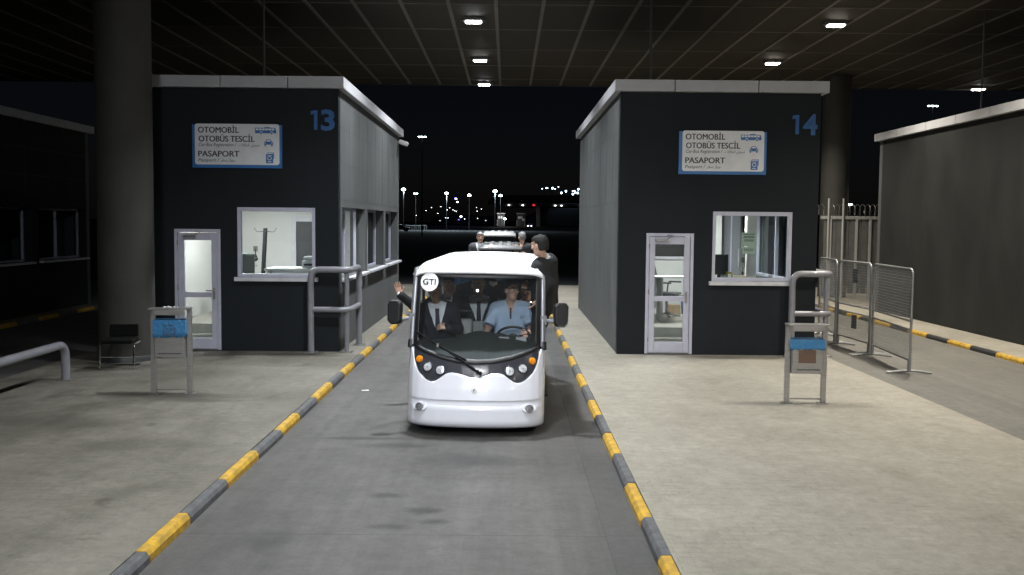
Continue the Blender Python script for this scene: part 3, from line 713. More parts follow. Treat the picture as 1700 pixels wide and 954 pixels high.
# ------------------------------------------------------------------ steel bins
def steel_bin(x, y, rz, label, bagdrop, right):
    t = thing('litter_bin', label, 'litter bin', (x, y, .085), rz)
    H = 1.02 if right else 1.13
    for s in (-1, 1):
        b = MB(); b.box(s * .235 - .032, s * .235 + .032, -.03, .03, .012, H)
        b.build('post', M['steel'], t, bevel=.006)
        MB().box(s * .235 - .07, s * .235 + .07, -.06, .06, 0, .011).build('foot_plate', M['steel'], t)
    tp = MB(); tp.box(-.268, .268, -.12, .06, H + .001, H + .022); tp.box(-.20, .20, -.122, -.112, H - .07, H + .0)
    tp.build('top_plate', M['steel'], t, bevel=.004)
    MB().box(-.2, .2, -.008, .008, .05, .066).build('cross_bar', M['steel'], t)
    zb, zt = (.40, .83) if right else (.50, .98)
    p = []
    for cx_, cy_, a0 in ((.185, .07, 0), (-.185, .07, 90), (-.185, -.10, 180), (.185, -.10, 270)):
        for k in range(5): p.append((cx_ + .015 * math.cos(R(a0 + 22.5 * k)), cy_ + .015 * math.sin(R(a0 + 22.5 * k))))
    body = MB(); body.prism(p, zb, zt, 'z'); body.build('bucket', M['steel'], t, bevel=.006)
    # bag: wavy skirt over the rim
    bag = MB(); n = 72
    per = []
    corners = [(-.21, -.125), (.21, -.125), (.21, .095), (-.21, .095)]
    for i in range(4):
        a, c = Vector(corners[i]), Vector(corners[(i + 1) % 4])
        for k in range(18): per.append(a.lerp(c, k / 18))
    drop = bagdrop
    rng = random.Random(3 + right)
    ws = [rng.uniform(-.006, .006) for _ in range(n)]
    rows = [(zt + .012, .965), (zt + .018, 1.0), (zt - drop * .35, 1.012), (zt - drop * .7, 1.008), (zt - drop, 1.03)]
    vs = []
    for j, (z, sc) in enumerate(rows):
        for i, q in enumerate(per):
            w = 1 + ws[i] * (1.4 if j > 1 else .4) + .008 * math.sin(i * .9 + j)
            vs.append((q.x * sc * w, q.y * sc * w - .0, z + (ws[(i * 3) % n] * 1.6 if j == 4 else 0)))
    fs = [(j * n + i, (j + 1) * n + i, (j + 1) * n + (i + 1) % n, j * n + (i + 1) % n) for j in range(4) for i in range(n)]
    bag.add(vs, fs, True); bag.build('bin_bag', M['bluebag'], t, solid=.003)
    MB().box(-.195, .195, -.11, .08, zt + .001, zt + .006).build('bag_opening', M['black'], t)
    lb = MB()
    if right:
        MB().box(-.12, .10, -.1185, -.1155, zt - .29, zt - drop - .005).build('sticker', M['brown'], t)
        put_text(lb, 'GTI', -.06, .06, zt - drop - .058, .06, -.1205, 0)
    else:
        put_text(lb, 'GTI', -.055, .065, zt - .155, .06, -.134, 0)
        lb.box(-.075, -.065, -.134, -.132, zt - .17, zt - .07).box(.075, .085, -.134, -.132, zt - .17, zt - .07).box(-.075, .085, -.134, -.132, zt - .18, zt - .17)
        lb.prism([(-.075, zt - .07), (-.04, zt - .045), (.05, zt - .045), (.085, zt - .07), (.05, zt - .055), (-.04, zt - .055)], -.134, -.132, 'y')
    lb.build('lettering', M['signgrey'], t); lb = MB(); x_ = -.14
    rg = random.Random(11)
    while x_ < .15:
        w = rg.uniform(.012, .03); lb.box(x_, x_ + w, -.1175, -.1155, zb + .045, zb + .062); x_ += w + .006
    lb.build('small_print', M['signgrey'], t)
    if not right:
        a = MB()
        for k in range(9): a.ball((random.uniform(-.08, .1), random.uniform(-.06, .02), H + .03), random.uniform(.008, .018), 6, 4, (1.4, 1, .7))
        tag(a.build('crumpled_litter', M['white'], loc=(x, y, .085)), 'scraps of white litter lying on top of the left steel bin', 'litter')
    return t
steel_bin(-4.44, 13.14, R(4), 'grey steel litter bin with a deep blue bag, standing before the booth 13 door', .21, False)
steel_bin(3.89, 12.84, R(-2), 'steel litter bin with crumpled blue bag and brown sticker, standing before booth 14', .115, True)

# chair by the column
t = thing('cantilever_chair', 'black chair on bent chrome legs in front of the round column', 'chair', (-6.02, 15.45, .083), R(8))
MB().box(-.23, .23, -.23, .22, .40, .46).build('seat', M['blackfab'], t, bevel=.02)
MB().box(-.22, .22, -.02, .02, 0, .20, Matrix.Translation((0, .24, .46)) @ Matrix.Rotation(R(-10), 4, 'X')).build('backrest', M['blackfab'], t, bevel=.02)
f = MB()
f.tube(fillet([(-.25, .18, .39), (-.25, -.2, .39), (-.25, -.27, .015), (-.25, .24, .015), (.25, .24, .015), (.25, -.27, .015), (.25, -.2, .39), (.25, .18, .39)], .06, 5), .013, 8)
f.tube([(-.25, -.24, .20), (.25, -.24, .20)], .008, 6)
f.build('leg_frame', M['chrome'], t)

# ------------------------------------------------------------------ mesh barriers
def barrier(p0, p1, z, label, plates=False):
    p0, p1 = Vector(p0), Vector(p1); d = p1 - p0; L = d.length
    t = thing('mesh_barrier', label, 'barrier', (p0.x, p0.y, z), math.atan2(d.y, d.x), 'mesh crowd barriers')
    H = 1.70; z0 = .22
    MB().tube(fillet([(.03, 0, .03), (.03, 0, H), (L - .03, 0, H), (L - .03, 0, .03)], .12, 6), .021, 10).build('frame', M['galv'], t)
    r = MB()
    for zz in (z0, .72, .86): r.cyl((.05, 0, zz), (L - .05, 0, zz), .016, 8)
    r.build('cross_rail', M['galv'], t)
    w = MB(); q = .0022
    zz = z0 + .05
    while zz < H - .04:
        if not .70 < zz < .88: w.box(.05, L - .05, -q, q, zz - q, zz + q)
        zz += .05
    x = .10
    while x < L - .06:
        w.box(x - q, x + q, -q - .003, q - .003, z0, .72); w.box(x - q, x + q, -q - .003, q - .003, .86, H - .01); x += .05
    w.build('wire_mesh', M['galv'], t)
    for x in (.06, L - .06):
        b = MB(); b.tube(fillet([(x, -.36, .015), (x, -.1, .05), (x, .1, .05), (x, .36, .015)], .05, 3), .02, 8); b.cyl((x, 0, .05), (x, 0, .22), .03, 10)
        b.build('foot', M['galv'], t)
    if plates:
        for zz in (.42, 1.30):
            b = MB(); b.box(L * .42, L * .42 + .24, -.012, -.007, zz, zz + .27); b.build('plate', M['dark'], t)
barrier((6.55, 16.0), (6.72, 18.2), 0, 'galvanised mesh barrier nearest the camera beside booth 14')
barrier((6.72, 18.28), (6.64, 19.9), 0, 'mesh barrier with two dark plates, middle one of three beside booth 14', True)
barrier((6.64, 19.98), (6.80, 21.6), 0, 'mesh barrier farthest back, half hidden by the corner of booth 14')

# fence with razor wire
t = thing('security_fence', 'tall grey panel fence topped with coiled razor wire behind booth 14', 'fence', (9.9, 31.5, 0))
M['fencepanel'] = mat('fence_panel_grey', (.13, .13, .125), .6, var=.2)
M['fence'] = mat('fence_white', (.42, .42, .41), .5, var=.1)
b = MB(); b.box(0, 4.2, -.03, .03, 2.60, 2.70).build('top_rail', M['fence'], t)
for x in (.30, .70, 1.13, 1.56, 2.4, 3.3): MB().box(x - .035, x + .035, -.04, .04, 0, 2.6).build('post', M['fence'], t)
for x in (.22, .68): MB().cyl((x, -.06, 0), (x, -.06, 3.25), .03, 8).build('wire_post', M['fence'], t)
w = MB()
for k in range(21): w.box(.1 + k * .2, .1 + k * .2 + .185, .0, .012, .25, 2.6)
w.build('infill_panel', M['fencepanel'], t)
pts = []
for k in range(420):
    a = k * .42; pts.append((-.35 + k * .0108, .16 * math.cos(a) , 2.9 + .17 * math.sin(a)))
MB().tube(pts, .006, 4).build('razor_wire', M['galv'], t)

# flood light on the far corner of booth 13
t = thing('flood_light', 'small white flood light under the coping at the far corner of booth 13', 'flood light', (-2.93, 27.2, 4.55))
MB().box(-.04, .22, -.12, .12, -.06, .06, Matrix.Rotation(R(18), 4, 'Y')).build('housing', M['white'], t, bevel=.03)
MB().tube([(-.04, 0, .05), (-.045, -.02, -.3), (-.04, .0, -1.0)], .012, 6).build('cable', M['dark'], t)

# litter and marks on the ground
for x, y, z, r, lb in ((-2.0, 14.0, .004, R(20), 'white scrap of paper on the lane by the left kerb'),):
    tag(MB().box(-.05, .05, -.03, .03, 0, .006).build('paper_scrap', M['white'], loc=(x, y, z), rot=(0, 0, r)), lb, 'litter')

# ------------------------------------------------------------------ the view beyond the canopy
M['sl'] = emit('street_lamp_glow', (.8, 1.0, .98), 30)
M['slb'] = emit('blue_lamp_glow', (.16, .14, 1.0), 90)
M['slw'] = emit('white_point_glow', (.85, .92, 1.0), 12)
M['slh'] = emit('hill_light_glow', (.55, .75, 1.0), 14)
M['pole'] = mat('lamp_pole', (.06, .06, .065), .5, .5)
def gz(y): return float(np.interp(y, ys, zs))
def street_lamp(x, y, z, w, label, heads=1, m='sl', group='street lamps beyond the canopy', grp_name='street_lamp', cat='street lamp'):
    g0 = gz(y)
    t = thing(grp_name, label, cat, (x, y, g0), 0, group)
    h = z - g0
    MB().cyl((0, 0, 0), (0, 0, h), max(.05, .008 * h), 8, .04).build('pole', M['pole'], t)
    for k in range(heads):
        dx = (k - (heads - 1) / 2) * w * 1.25
        MB().box(dx - w / 2 - .05, dx + w / 2 + .05, -.2, .3, h, h + .12).build('lamp_housing', M['pole'], t)
        MB().ball((dx, -.05, h - .02), w / 2, 12, 6, (1, .6, .55)).build('lamp_lens', M[m], t)
for x, z, w, hd, lb in ((-24, 9.78, 1.0, 1, 'bright street lamp in the night distance just right of the booth 13 corner'), (-21.2, 8.9, .45, 2, 'pair of small street lamp heads just right of the first bright lamp'), (-14.1, 9.0, .85, 1, 'bright street lamp above the blue lights beyond the canopy'), (-8.9, 8.6, .85, 1, 'bright street lamp above the left end of the parked carts'), (-2.95, 9.57, 1.0, 1, 'higher one of two bright street lamps left of the far canopy'), (-1.69, 8.6, .85, 1, 'lower one of two bright street lamps left of the far canopy')):
    street_lamp(x, 230, z, w, lb, hd)
street_lamp(-12.88, 150, 15.1, .36, 'tall floodlight mast with three white lamps in the black sky', 3)
street_lamp(50.7, 120, 16.8, .36, 'tall floodlight mast with three white lamps at the right, above the long wall', 3)
street_lamp(41.15, 120, 5.0, .5, 'single street lamp glinting behind the razor wire')
DIST = [(-34.4, 420, 7.1, 'w'), (-30.6, 400, 8.1, 'w'), (-28.8, 430, 9.0, 'w'), (-25.0, 430, 8.5, 'w'), (-23.1, 380, 7.0, 'w'), (-24.7, 450, 7.9, 'w'), (-23.9, 450, 7.5, 'w'), (-23.2, 450, 7.2, 'w'), (-28.0, 400, 5.8, 'w'), (-34.8, 380, 4.8, 'w'), (-14.4, 460, 9.2, 'w'), (-12.2, 460, 8.5, 'w'), (-13.5, 440, 7.3, 'w'), (-12.0, 400, 4.0, 'w'), (-17.3, 400, 3.7, 'w'), (-17.8, 380, 4.5, 'W'), (-26.1, 420, 4.2, 'w'), (-25.1, 420, 4.1, 'w'), (-20.8, 400, 11.7, 'b'), (-20.2, 400, 10.4, 'b')]
for x, y, z, k in DIST:
    w = {'w': .36, 'W': .9, 'b': .8}[k]
    lb = {'w': 'tiny white lamp on a pole among the distant lights left of the far canopy', 'W': 'brightest low lamp among the distant lights, below the blue ones', 'b': 'blue lamp among the distant lights left of the far canopy'}[k]
    street_lamp(x, y, z, w, lb, 1, 'slb' if k == 'b' else 'slw', {'w': 'small distant yard lamps', 'W': None, 'b': 'blue distant lamps'}[k], 'yard_lamp', 'lamp')
# hill with house lights
h = MB()
def hill(u, v):
    x = -40 + u * 190; y = 840 + v * 260
    return (x, y, 26.5 * math.exp(-((x - 62) / 38) ** 2) * math.sin(min(1, v * 2.2) * PI / 2) + 1.2)
h.grid(hill, 40, 12); struct(h.build('hill', mat('hill_scrub', (.02, .024, .03), .9, var=.4, scale=.1)))
for x, z in [(30.7, 33.0), (34.3, 33.6), (35.6, 33.6), (40.0, 33.6), (42.5, 32.8), (45.4, 34.7), (48.1, 29.4), (52.2, 31.0), (58.4, 31.1), (60.1, 31.0), (60.3, 29.5), (62.8, 29.5), (63.3, 32.9), (58.5, 28.4)]:
    g0 = 24.0
    t = thing('hill_lamp', 'bluish lamp on the dark hillside above the right end of the far canopy', 'lamp', (x, 900, g0), 0, 'lamps on the hillside')
    MB().cyl((0, 0, -4), (0, 0, z - g0), .15, 6).build('pole', M['pole'], t); MB().ball((0, -.2, z - g0), random.choice((.38, .5, .8)), 8, 6).build('lamp_lens', M['slh'], t)

# far gate canopy
fc = thing('far_canopy', 'distant dark gate canopy lit from below, right of the street lamps', 'canopy', (8, 360, .72))
MB().prism([(-15, 8.4), (-14.4, 9.6), (-12.5, 10.6), (-8, 11.2), (30, 11.3), (30, 9.3), (-9, 9.2)], -12, 22, 'y').build('roof', M['dark'], fc)
MB().box(-13, 30, -11.8, 22, 7.4, 8.3).build('soffit_beam', M['conc'], fc)
MB().prism([(2.3, 0.3), (3.3, 0.3), (3.2, 7.4), (1.9, 7.4)], -11, -9, 'y').build('column', M['roomwhite'], fc)
MB().box(3.6, 6.0, -9, -6, 0, 7.4).build('column', M['conc'], fc)
MB().box(-11.5, 5.5, -12, 14, -.1, .35).build('island', M['pave'], fc)
lm = MB()
for x in (-7.6, -2.8, 8.5, 10.7, 17.5): lm.box(x - .3, x + .3, -12.2, -11.9, 7.7 - .1, 7.8)
lm.build('lamp', M['slw'], fc)
MB().box(.6, 1.5, -12.3, -12.0, 7.5, 8.1).build('red_sign', emit('red_sign_glow', (1, .04, .05), .8), fc)
for x0, x1, lb in ((-3.66, -1.05, 'small distant booth with a pale sign at the left under the far canopy'), (3.3, 6.1, 'small distant booth with two pale signs in the middle of the far canopy')):
    t = thing('distant_booth', lb, 'booth', ((x0 + x1) / 2, 352, 1.05), 0, 'booths under the far canopy'); w = x1 - x0
    MB().box(-w / 2, w / 2, 0, 6, 0, 4.3).build('wall', M['side'], t)
    MB().box(-w / 2 - .2, w / 2 + .2, -.3, 6.2, 4.3, 4.7).build('roof', M['coping'], t)
    b = MB(); b.box(-w * .4, w * .2, -.1, -.01, 2.7, 3.5)
    if x0 > 0: b.box(w * .1, w * .5, -.2, -.11, 2.0, 2.7)
    b.build('sign_panel', M['signwhite'], t)
    MB().box(-w / 2 - .1, -w / 2, -1.0, -.9, 0, 2.2).box(w * .45, w * .5, -.6, -.5, 0, 2.4).build('guard_post', M['white'], t)
street_lamp(-1.04, 349, 3.7, 1.0, 'very bright bluish lamp in front of the left distant booth', 1, 'sl', None, 'yard_lamp', 'lamp')
def far_car(x, y, rz, label, m, lights):
    t = thing('parked_car', label, 'car', (x, y, gz(y)), rz)
    side = [(-2.1, .35), (-2.15, .75), (-1.2, .92), (-.6, 1.42), (.9, 1.46), (1.6, 1.0), (2.1, .9), (2.15, .4)]
    MB().prism(side, -.85, .85, 'y').build('body', m, t, bevel=.08)
    MB().prism([(-1.05, .95), (-.58, 1.36), (.85, 1.39), (1.35, 1.0)], -.86, .86, 'y').build('window', M['black'], t)
    for sx in (-1.35, 1.35):
        for sy in (-.82, .82): MB().lathe([(.0, -.1), (.33, -.1), (.33, .1), (0, .1)], (sx, sy, .33), (0, 1, 0), 16).build('wheel', M['black'], t)
    for sy in (-.6, .6): MB().ball((-2.12, sy, .68), .15, 8, 6).build('headlight', M['slw'] if lights else M['chrome'], t)
far_car(-57.5, 560, R(15), 'dark car parked far away beside the booth 13 corner', M['dark'], False)
far_car(7.7, 335, R(80), 'white car with its headlights on under the far canopy', M['white'], True)
far_car(-22.2, 205, R(175), 'dark parked car glinting far behind the corner of booth 13', mat('car_dark', (.02, .02, .025), .2), False)
t = thing('far_railing', 'pale railing far off at the corner of booth 13', 'railing', (-24.5, 240, gz(240)))
b = MB(); b.box(0, 5, -.03, .03, 1.0, 1.1)
for k in range(11): b.box(k * .5 - .03, k * .5 + .03, -.03, .03, 0, 1.0)
b.build('bars', M['fence'], t)
def low_building(x0, x1, y, h, label, wm, winc):
    t = thing('low_building', label, 'building', ((x0 + x1) / 2, y, gz(y)), 0, 'low buildings in the night distance'); w = x1 - x0
    MB().box(-w / 2, w / 2, 0, 12, 0, h).build('wall', wm, t)
    MB().box(-w / 2 - .4, w / 2 + .4, -.5, 12.5, h, h + .5).build('roof', M['dark'], t)
    n = int(w / 2.6)
    for k in range(n):
        if k % 3 != 1: continue
        xx = -w / 2 + 1.0 + k * 2.6
        MB().box(xx, xx + .7, -.06, -.01, h * .55, h * .55 + .35).build('window', winc, t)
M['winlit'] = emit('lit_window', (.8, .85, 1.0), 1.2); M['winviolet'] = emit('violet_window', (.35, .25, 1.0), 1.6)
low_building(-27, -15.5, 470, 4.5, 'low dark building with violet lit windows under the blue lamps', mat('violet_lit_wall', (.10, .09, .16), .8), M['winviolet'])  # violet light is put into this wall colour
low_building(-36.5, -28.5, 480, 3.5, 'low dark building with a few lit windows left of the blue lamps', M['side'], M['winlit'])
low_building(-14.5, -6.5, 480, 4.0, 'low dark building with a few lit windows just left of the far canopy', M['side'], M['winlit'])
for x, y, z, P, c in ((-2.8, 348, 7.4, 400, (1, .95, .9)), (-24, 229.6, 9.2, 1500, (.75, .9, 1.0)), (-14.1, 229.6, 8.4, 2200, (.75, .9, 1.0)), (-2.95, 229.6, 9.0, 2200, (.75, .9, 1.0))):
    l = bpy.data.lights.new('yard_light', 'AREA'); l.shape = 'DISK'; l.size = 1.0; l.energy = P; l.color = c
    o = bpy.data.objects.new('yard_light', l); COL.objects.link(o); o.location = (x, y, z)
# ------------------------------------------------------------------ the white shuttle bus
M['buswhite'] = mat('bus_white_paint', (0.79, 0.80, 0.87), 0.22, coat=0.6, var=.04, scale=2)
M['roofwhite'] = mat('bus_roof_white', (.78, .78, .80), .55)
M['busgrey'] = mat('bus_grey_gloss', (0.045, 0.046, 0.056), 0.2, coat=0.8)
M['darkpanel'] = mat('opaque_dark_panel', (.006, .007, .008), .08)
M['silver'] = mat('silver_pillar', (0.30, 0.30, 0.33), 0.38, .55, var=.12, scale=6)
M['rubber'] = mat('black_rubber', (.012, .012, .014), .5)
M['tyre'] = mat('tyre', (.018, .018, .019), .8)
M['dash'] = mat('dashboard', (.017, .021, .020), .62, bump=.15, bscale=120, spec=.2)
M['vinyl'] = mat('seat_vinyl', (.22, .235, .225), .5, var=.12, scale=6, bump=.2, bscale=30)
M['bglass'] = glass('windscreen_glass', (.92, .95, .97), 1.5, .014)
M['lens'] = mat('headlight_lens', (.66, .68, .72), .1, .15, coat=1.0, var=.6, scale=75)
M['amber'] = mat('amber_lens', (.85, .28, .015), .12, coat=1.0, var=.3, scale=30)
M['fog'] = mat('fog_lens', (.36, .36, .40), .1, .5, coat=1.0, var=.6, scale=80)
M['innerwhite'] = mat('roof_liner', (.25, .25, .25), .7)

bus = thing('shuttle_bus', 'white open-sided shuttle bus with round GTI sticker, full of passengers in the lane', 'shuttle bus', (-.36, 10.93, 0), R(-1.5))
bus.rotation_euler = (0, R(.45), R(-1.5))
PLAN = [(0, 0), (.15, .004), (.3, .018), (.44, .042), (.55, .078), (.64, .125), (.71, .19), (.757, .275), (.778, .38), (.785, .50), (.785, .75), (.785, 1.05)]
_d = [0]
for i in range(1, len(PLAN)): _d.append(_d[-1] + math.hypot(PLAN[i][0] - PLAN[i - 1][0], PLAN[i][1] - PLAN[i - 1][1]))
def plan(u):
    """u signed arc length"""
    a = abs(u); x = np.interp(a, _d, [p[0] for p in PLAN]); y = np.interp(a, _d, [p[1] for p in PLAN])
    return (x if u >= 0 else -x), float(y)
PZ = [.10, .125, .16, .27, .325, .345, .36, .405, .425, .46, .55, .70, .80, .95, 1.10, 1.30, 1.50, 1.65, 1.79, 1.90]
PY = [.075, .028, .006, .0, -.003, .004, .020, .025, .012, .018, .034, .075, .115, .19, .255, .325, .408, .487, .575, .65]
def prof(z, x):
    y = float(np.mean(np.interp([z - .04, z - .02, z, z + .02, z + .04], PZ, PY))) if z > .56 else float(np.interp(z, PZ, PY))
    if abs(x) > .70 and .25 < z < .44:   # the scoop fades out at the corners
        y = y + (.02 - y) * min(1, (abs(x) - .70) / .06)
    return y
def F(u, z, off=0.0):
    x, y = plan(u)
    w = 1.006 - .012 * max(0, z - .95)
    p0 = Vector((x * w, y + prof(z, x), z))
    if off:
        e = 1e-3
        xa, ya = plan(u - e); xb, yb = plan(u + e)
        n = Vector(((yb - ya), -(xb - xa), 0)).normalized()
        p0 += n * off
    return p0
UC = [_d[k] for k in range(len(_d))]
def u_of_x(x):
    a = abs(x); u = float(np.interp(a, [p[0] for p in PLAN[:10]], _d[:10])); return u if x >= 0 else -u
MASKX = [0, .05, .11, .17, .24, .29, .33, .37, .43, .475, .52, .57, .62, .66, .70, .715]
MASKZ = [.672, .674, .695, .712, .722, .717, .70, .668, .628, .613, .62, .648, .69, .735, .83, .90]
def mask_lo(u):
    x = abs(plan(u)[0])
    if x < .715: return float(np.interp(x, MASKX, MASKZ))
    return float(np.interp(abs(u), [u_of_x(.715), u_of_x(.735), u_of_x(.75)], [.90, .965, .985]))
def ws_lo(u):
    x = abs(plan(u)[0]); return float(np.interp(x, [0, .2, .4, .6, .715], [.815, .828, .868, .93, .985]))
def surf(mb, u0, u1, lo, hi, nu, nv, off=0.0):
    mb.grid(lambda a, b: tuple(F(u0 + (u1 - u0) * a, lo(u0 + (u1 - u0) * a) * (1 - b) + hi(u0 + (u1 - u0) * a) * b, off)), nu, nv)
    return mb
UM = u_of_x(.7149)
US = _d[-1]
mb = MB()
zr = [.10, .112, .125, .14, .16, .20, .24, .27, .30, .325, .336, .345, .352, .36, .38, .405, .415, .425, .44]
us = sorted(set([round(-US + 2 * US * i / 120, 4) for i in range(121)] + [UM, -UM]))
vs = []; nz = len(zr) + 9
for u in us:
    top = mask_lo(u)
    col = zr + [.44 + (top - .44) * k / 9 for k in range(1, 10)]
    vs += [tuple(F(u, z)) for z in col]
fs = [(i * nz + j, (i + 1) * nz + j, (i + 1) * nz + j + 1, i * nz + j + 1) for i in range(len(us) - 1) for j in range(nz - 1)]
mb.add(vs, fs, True)
mb.build('front_panel', M['buswhite'], bus, solid=.018, soff=-1)
surf(MB(), -UM, UM, lambda u: mask_lo(u) - .004, lambda u: ws_lo(u) + .01, 100, 8, -.006).build('headlight_mask', M['busgrey'], bus, solid=.015)
surf(MB(), -UM, UM, ws_lo, lambda u: 1.79, 60, 14, -.003).build('windscreen', M['bglass'], bus)
# black surround of the glass
tr = MB()
surf(tr, -UM, UM, lambda u: ws_lo(u) - .004, lambda u: ws_lo(u) + .035 + .015 * (1 - abs(u) / UM), 60, 2, .004)
surf(tr, -UM, UM, lambda u: 1.752, lambda u: 1.805, 60, 2, .004)
for s in (-1, 1):
    ua, ub = sorted((s * u_of_x(.665), s * UM))
    surf(tr, ua, ub, lambda u: ws_lo(u) + .03, lambda u: 1.76, 4, 14, .005)
tr.build('windscreen_seal', M['rubber'], bus, solid=.008, soff=0)
# silver corner pillars
for s in (-1, 1):
    pts = [F(s * u_of_x(.748), z, .0) for z in np.linspace(.98, 1.84, 10)]
    MB().tube(pts, .034, 10).build('corner_pillar', M['silver'], bus)
    b = MB(); b.tube([F(s * u_of_x(.752), z, .004) for z in (.955, .98, 1.03)], .04, 10); b.build('pillar_foot', M['rubber'], bus)
# lower scoop lips round the fog lights
def disc_on(mb, x, z, r, d, off, prof_=None):
    u = u_of_x(x); p = F(u, z, off); a = F(u - .01, z); b = F(u + .01, z); c = F(u, z + .01)
    n = (b - a).cross(c - F(u, z)).normalized()
    if n.y > 0: n = -n
    mb.lathe(prof_ or [(0, d), (r * .5, d), (r * .9, d * .6), (r, 0), (r, -.02)], p, n, 24); return p, n
for s in (-1, 1):
    h = MB(); disc_on(h, s * .60, .335, .085, 0, .012, [(.042, .004), (.05, .005), (.066, .0), (.075, -.02)])
    for i in range(len(h.v)):
        p = h.v[i]; h.v[i] = (s * .60 + (p[0] - s * .60) * 1.3, p[1], .335 + (p[2] - .335) * .72)
    h.build('fog_light_bezel', M['buswhite'], bus)
    f = MB(); disc_on(f, s * .60, .335, .038, .012, .03); fl = f.build('fog_light', M['fog'], bus)
    f = MB(); disc_on(f, s * .60, .335, .04, 0, .03, [(.037, .014), (.044, .012), (.046, 0), (.044, -.02)]); f.build('rim', M['galv'], fl)
    for x, z, r in ((.385, .742, .053), (.53, .768, .051)):
        f = MB(); disc_on(f, s * x, z, r, .018, .002); hl = f.build('headlight', M['lens'], bus)
        f = MB(); disc_on(f, s * x, z, r, 0, .002, [(r * .94, .016), (r * 1.1, .01), (r * 1.14, -.01)]); f.build('rim', M['busgrey'], hl)
        f = MB(); disc_on(f, s * x, z, r, 0, .004, [(0, .024), (r * .16, .022), (r * .22, .012)]); f.build('bulb_cap', M['galv'], hl)
    f = MB(); disc_on(f, s * .635, .845, .042, .02, .002); f.build('indicator', M['amber'], bus)
# plate recess and bumper shut line
# emblem
b = MB(); p, n = disc_on(b, 0, .535, .036, .006, .001, [(0, .007), (.03, .007), (.036, .004), (.037, -.004)]); em = b.build('emblem', M['white'], bus)
b = MB()
for q in (fillet([(-.008, 0, .518), (-.008, 0, .540), (.004, 0, .553), (.012, 0, .546)], .006, 3),): b.tube([(x, p.y - .0095, z) for x, _, z in q], .0035, 6)
b.tube([(.004, p.y - .0095, .53), (.008, p.y - .0095, .535)], .003, 6)
b.build('emblem_mark', M['dark'], em)
# wipers
M['wiper'] = mat('wiper_black', (.006, .006, .007), .8, spec=.15)
w = MB()
P0 = F(.03, .74, .03); P1 = F(.06, .725, .03)
A = F(-.30, .95, .045); B2 = F(-.70, 1.12, .05)
w.tube([P0, A, F(-.40, 1.0, .05)], .011, 8); w.tube([P1, F(-.26, .925, .04)], .010, 8)
w.cyl(P0 + Vector((0, .03, 0)), P0 + Vector((0, -.02, 0)), .018, 12); w.cyl(P1 + Vector((0, .03, 0)), P1 + Vector((0, -.02, 0)), .018, 12)
wp = w.build('wiper', M['wiper'], bus)
b = MB(); b.tube([F(-.10, .86, .022), F(-.38, .985, .03), F(-.71, 1.14, .03)], .010, 6); b.build('wiper_blade', M['wiper'], wp)
b = MB(); b.box(-.012, .012, -.012, .012, -.02, .02); b.build('wiper_clip', M['galv'], wp, loc=F(-.42, 1.01, .055))
# mirrors
for s in (-1, 1):
    t0 = F(s * u_of_x(.755), 1.28); c = Vector((s * .955, t0.y - .08, 1.355))
    ar = MB(); ar.tube([t0, t0 + Vector((s * .09, -.05, -.01)), c + Vector((-s * .03, .0, -.09))], .022, 8); ar.box(t0.x - .04, t0.x + .04, t0.y - .04, t0.y + .04, 1.23, 1.33)
    mr = ar.build('mirror', M['railgrey'], bus)
    sh = MB()
    pr = [(-.08, -.11), (-.045, -.145), (.04, -.15), (.08, -.11), (.09, .09), (.06, .135), (-.045, .135), (-.085, .10)]
    if s < 0: pr = [(-a, b_) for a, b_ in pr][::-1]
    sh.prism(pr, -.05, .05, 'y'); o = sh.build('mirror_shell', M['rubber'], mr, bevel=.03, seg=4, loc=c, rot=(R(-4), 0, R(s * 14)))
    gl = MB(); gl.prism([(a * .84, b_ * .86) for a, b_ in pr], .0505, .053, 'y'); gl.build('mirror_glass', M['chrome'], mr, loc=c, rot=(R(-4), 0, R(s * 14)))
    rim = MB(); q = [(a * .9, -.052, b_ * .9) for a, b_ in pr[1:5]]; rim.tube(fillet(q if s > 0 else q, .03, 3), .0035, 6)
    rim.build('mirror_trim', M['galv'], mr, loc=c, rot=(R(-4), 0, R(s * 14)))
# roof
RL = 4.75
def roof(a, b):
    x = -.775 + 1.55 * a; yy = b * RL
    xf = abs(x) / .775
    yf = .56 + .16 * xf ** 2.4 + .07 * xf ** 8
    y = yf + (RL - yf) * b
    z = 1.865 + .075 * min(1, (y - .5) / 1.0) ** .8 - .035 * xf ** 2 - .07 * xf ** 12
    edge = min(1, (y - yf) / .10); z -= .055 * (1 - edge) ** 2
    if y > 1.25 and y < 4.6:
        k = (y - 1.25) / .42
        z += .010 * (1 - abs(math.cos(PI * k)) ** 6)
    return (x, y, z)
mb = MB(); mb.grid(roof, 48, 300); mb.build('roof', M['roofwhite'], bus, solid=.03, angle=60)
# front drip lip below the roof edge and the reflective header
b = MB(); surf(b, -u_of_x(.74), u_of_x(.74), lambda u: 1.800, lambda u: 1.865, 60, 4, -.002); b.build('roof_header', M['buswhite'], bus, solid=.02)
b = MB(); b.box(-.06, .10, -.006, .006, 0, .012); b.build('header_clip', M['galv'], bus, loc=F(0, 1.83, .01))
for s in (-1, 1):
    b = MB(); b.tube([(s * .772, .86, 1.775), (s * .772, 4.7, 1.80)], .022, 8); b.build('roof_rail', M['silver'], bus)
b = MB(); b.box(-.72, .72, .82, 4.68, 1.775, 1.785); b.build('roof_liner', M['innerwhite'], bus)
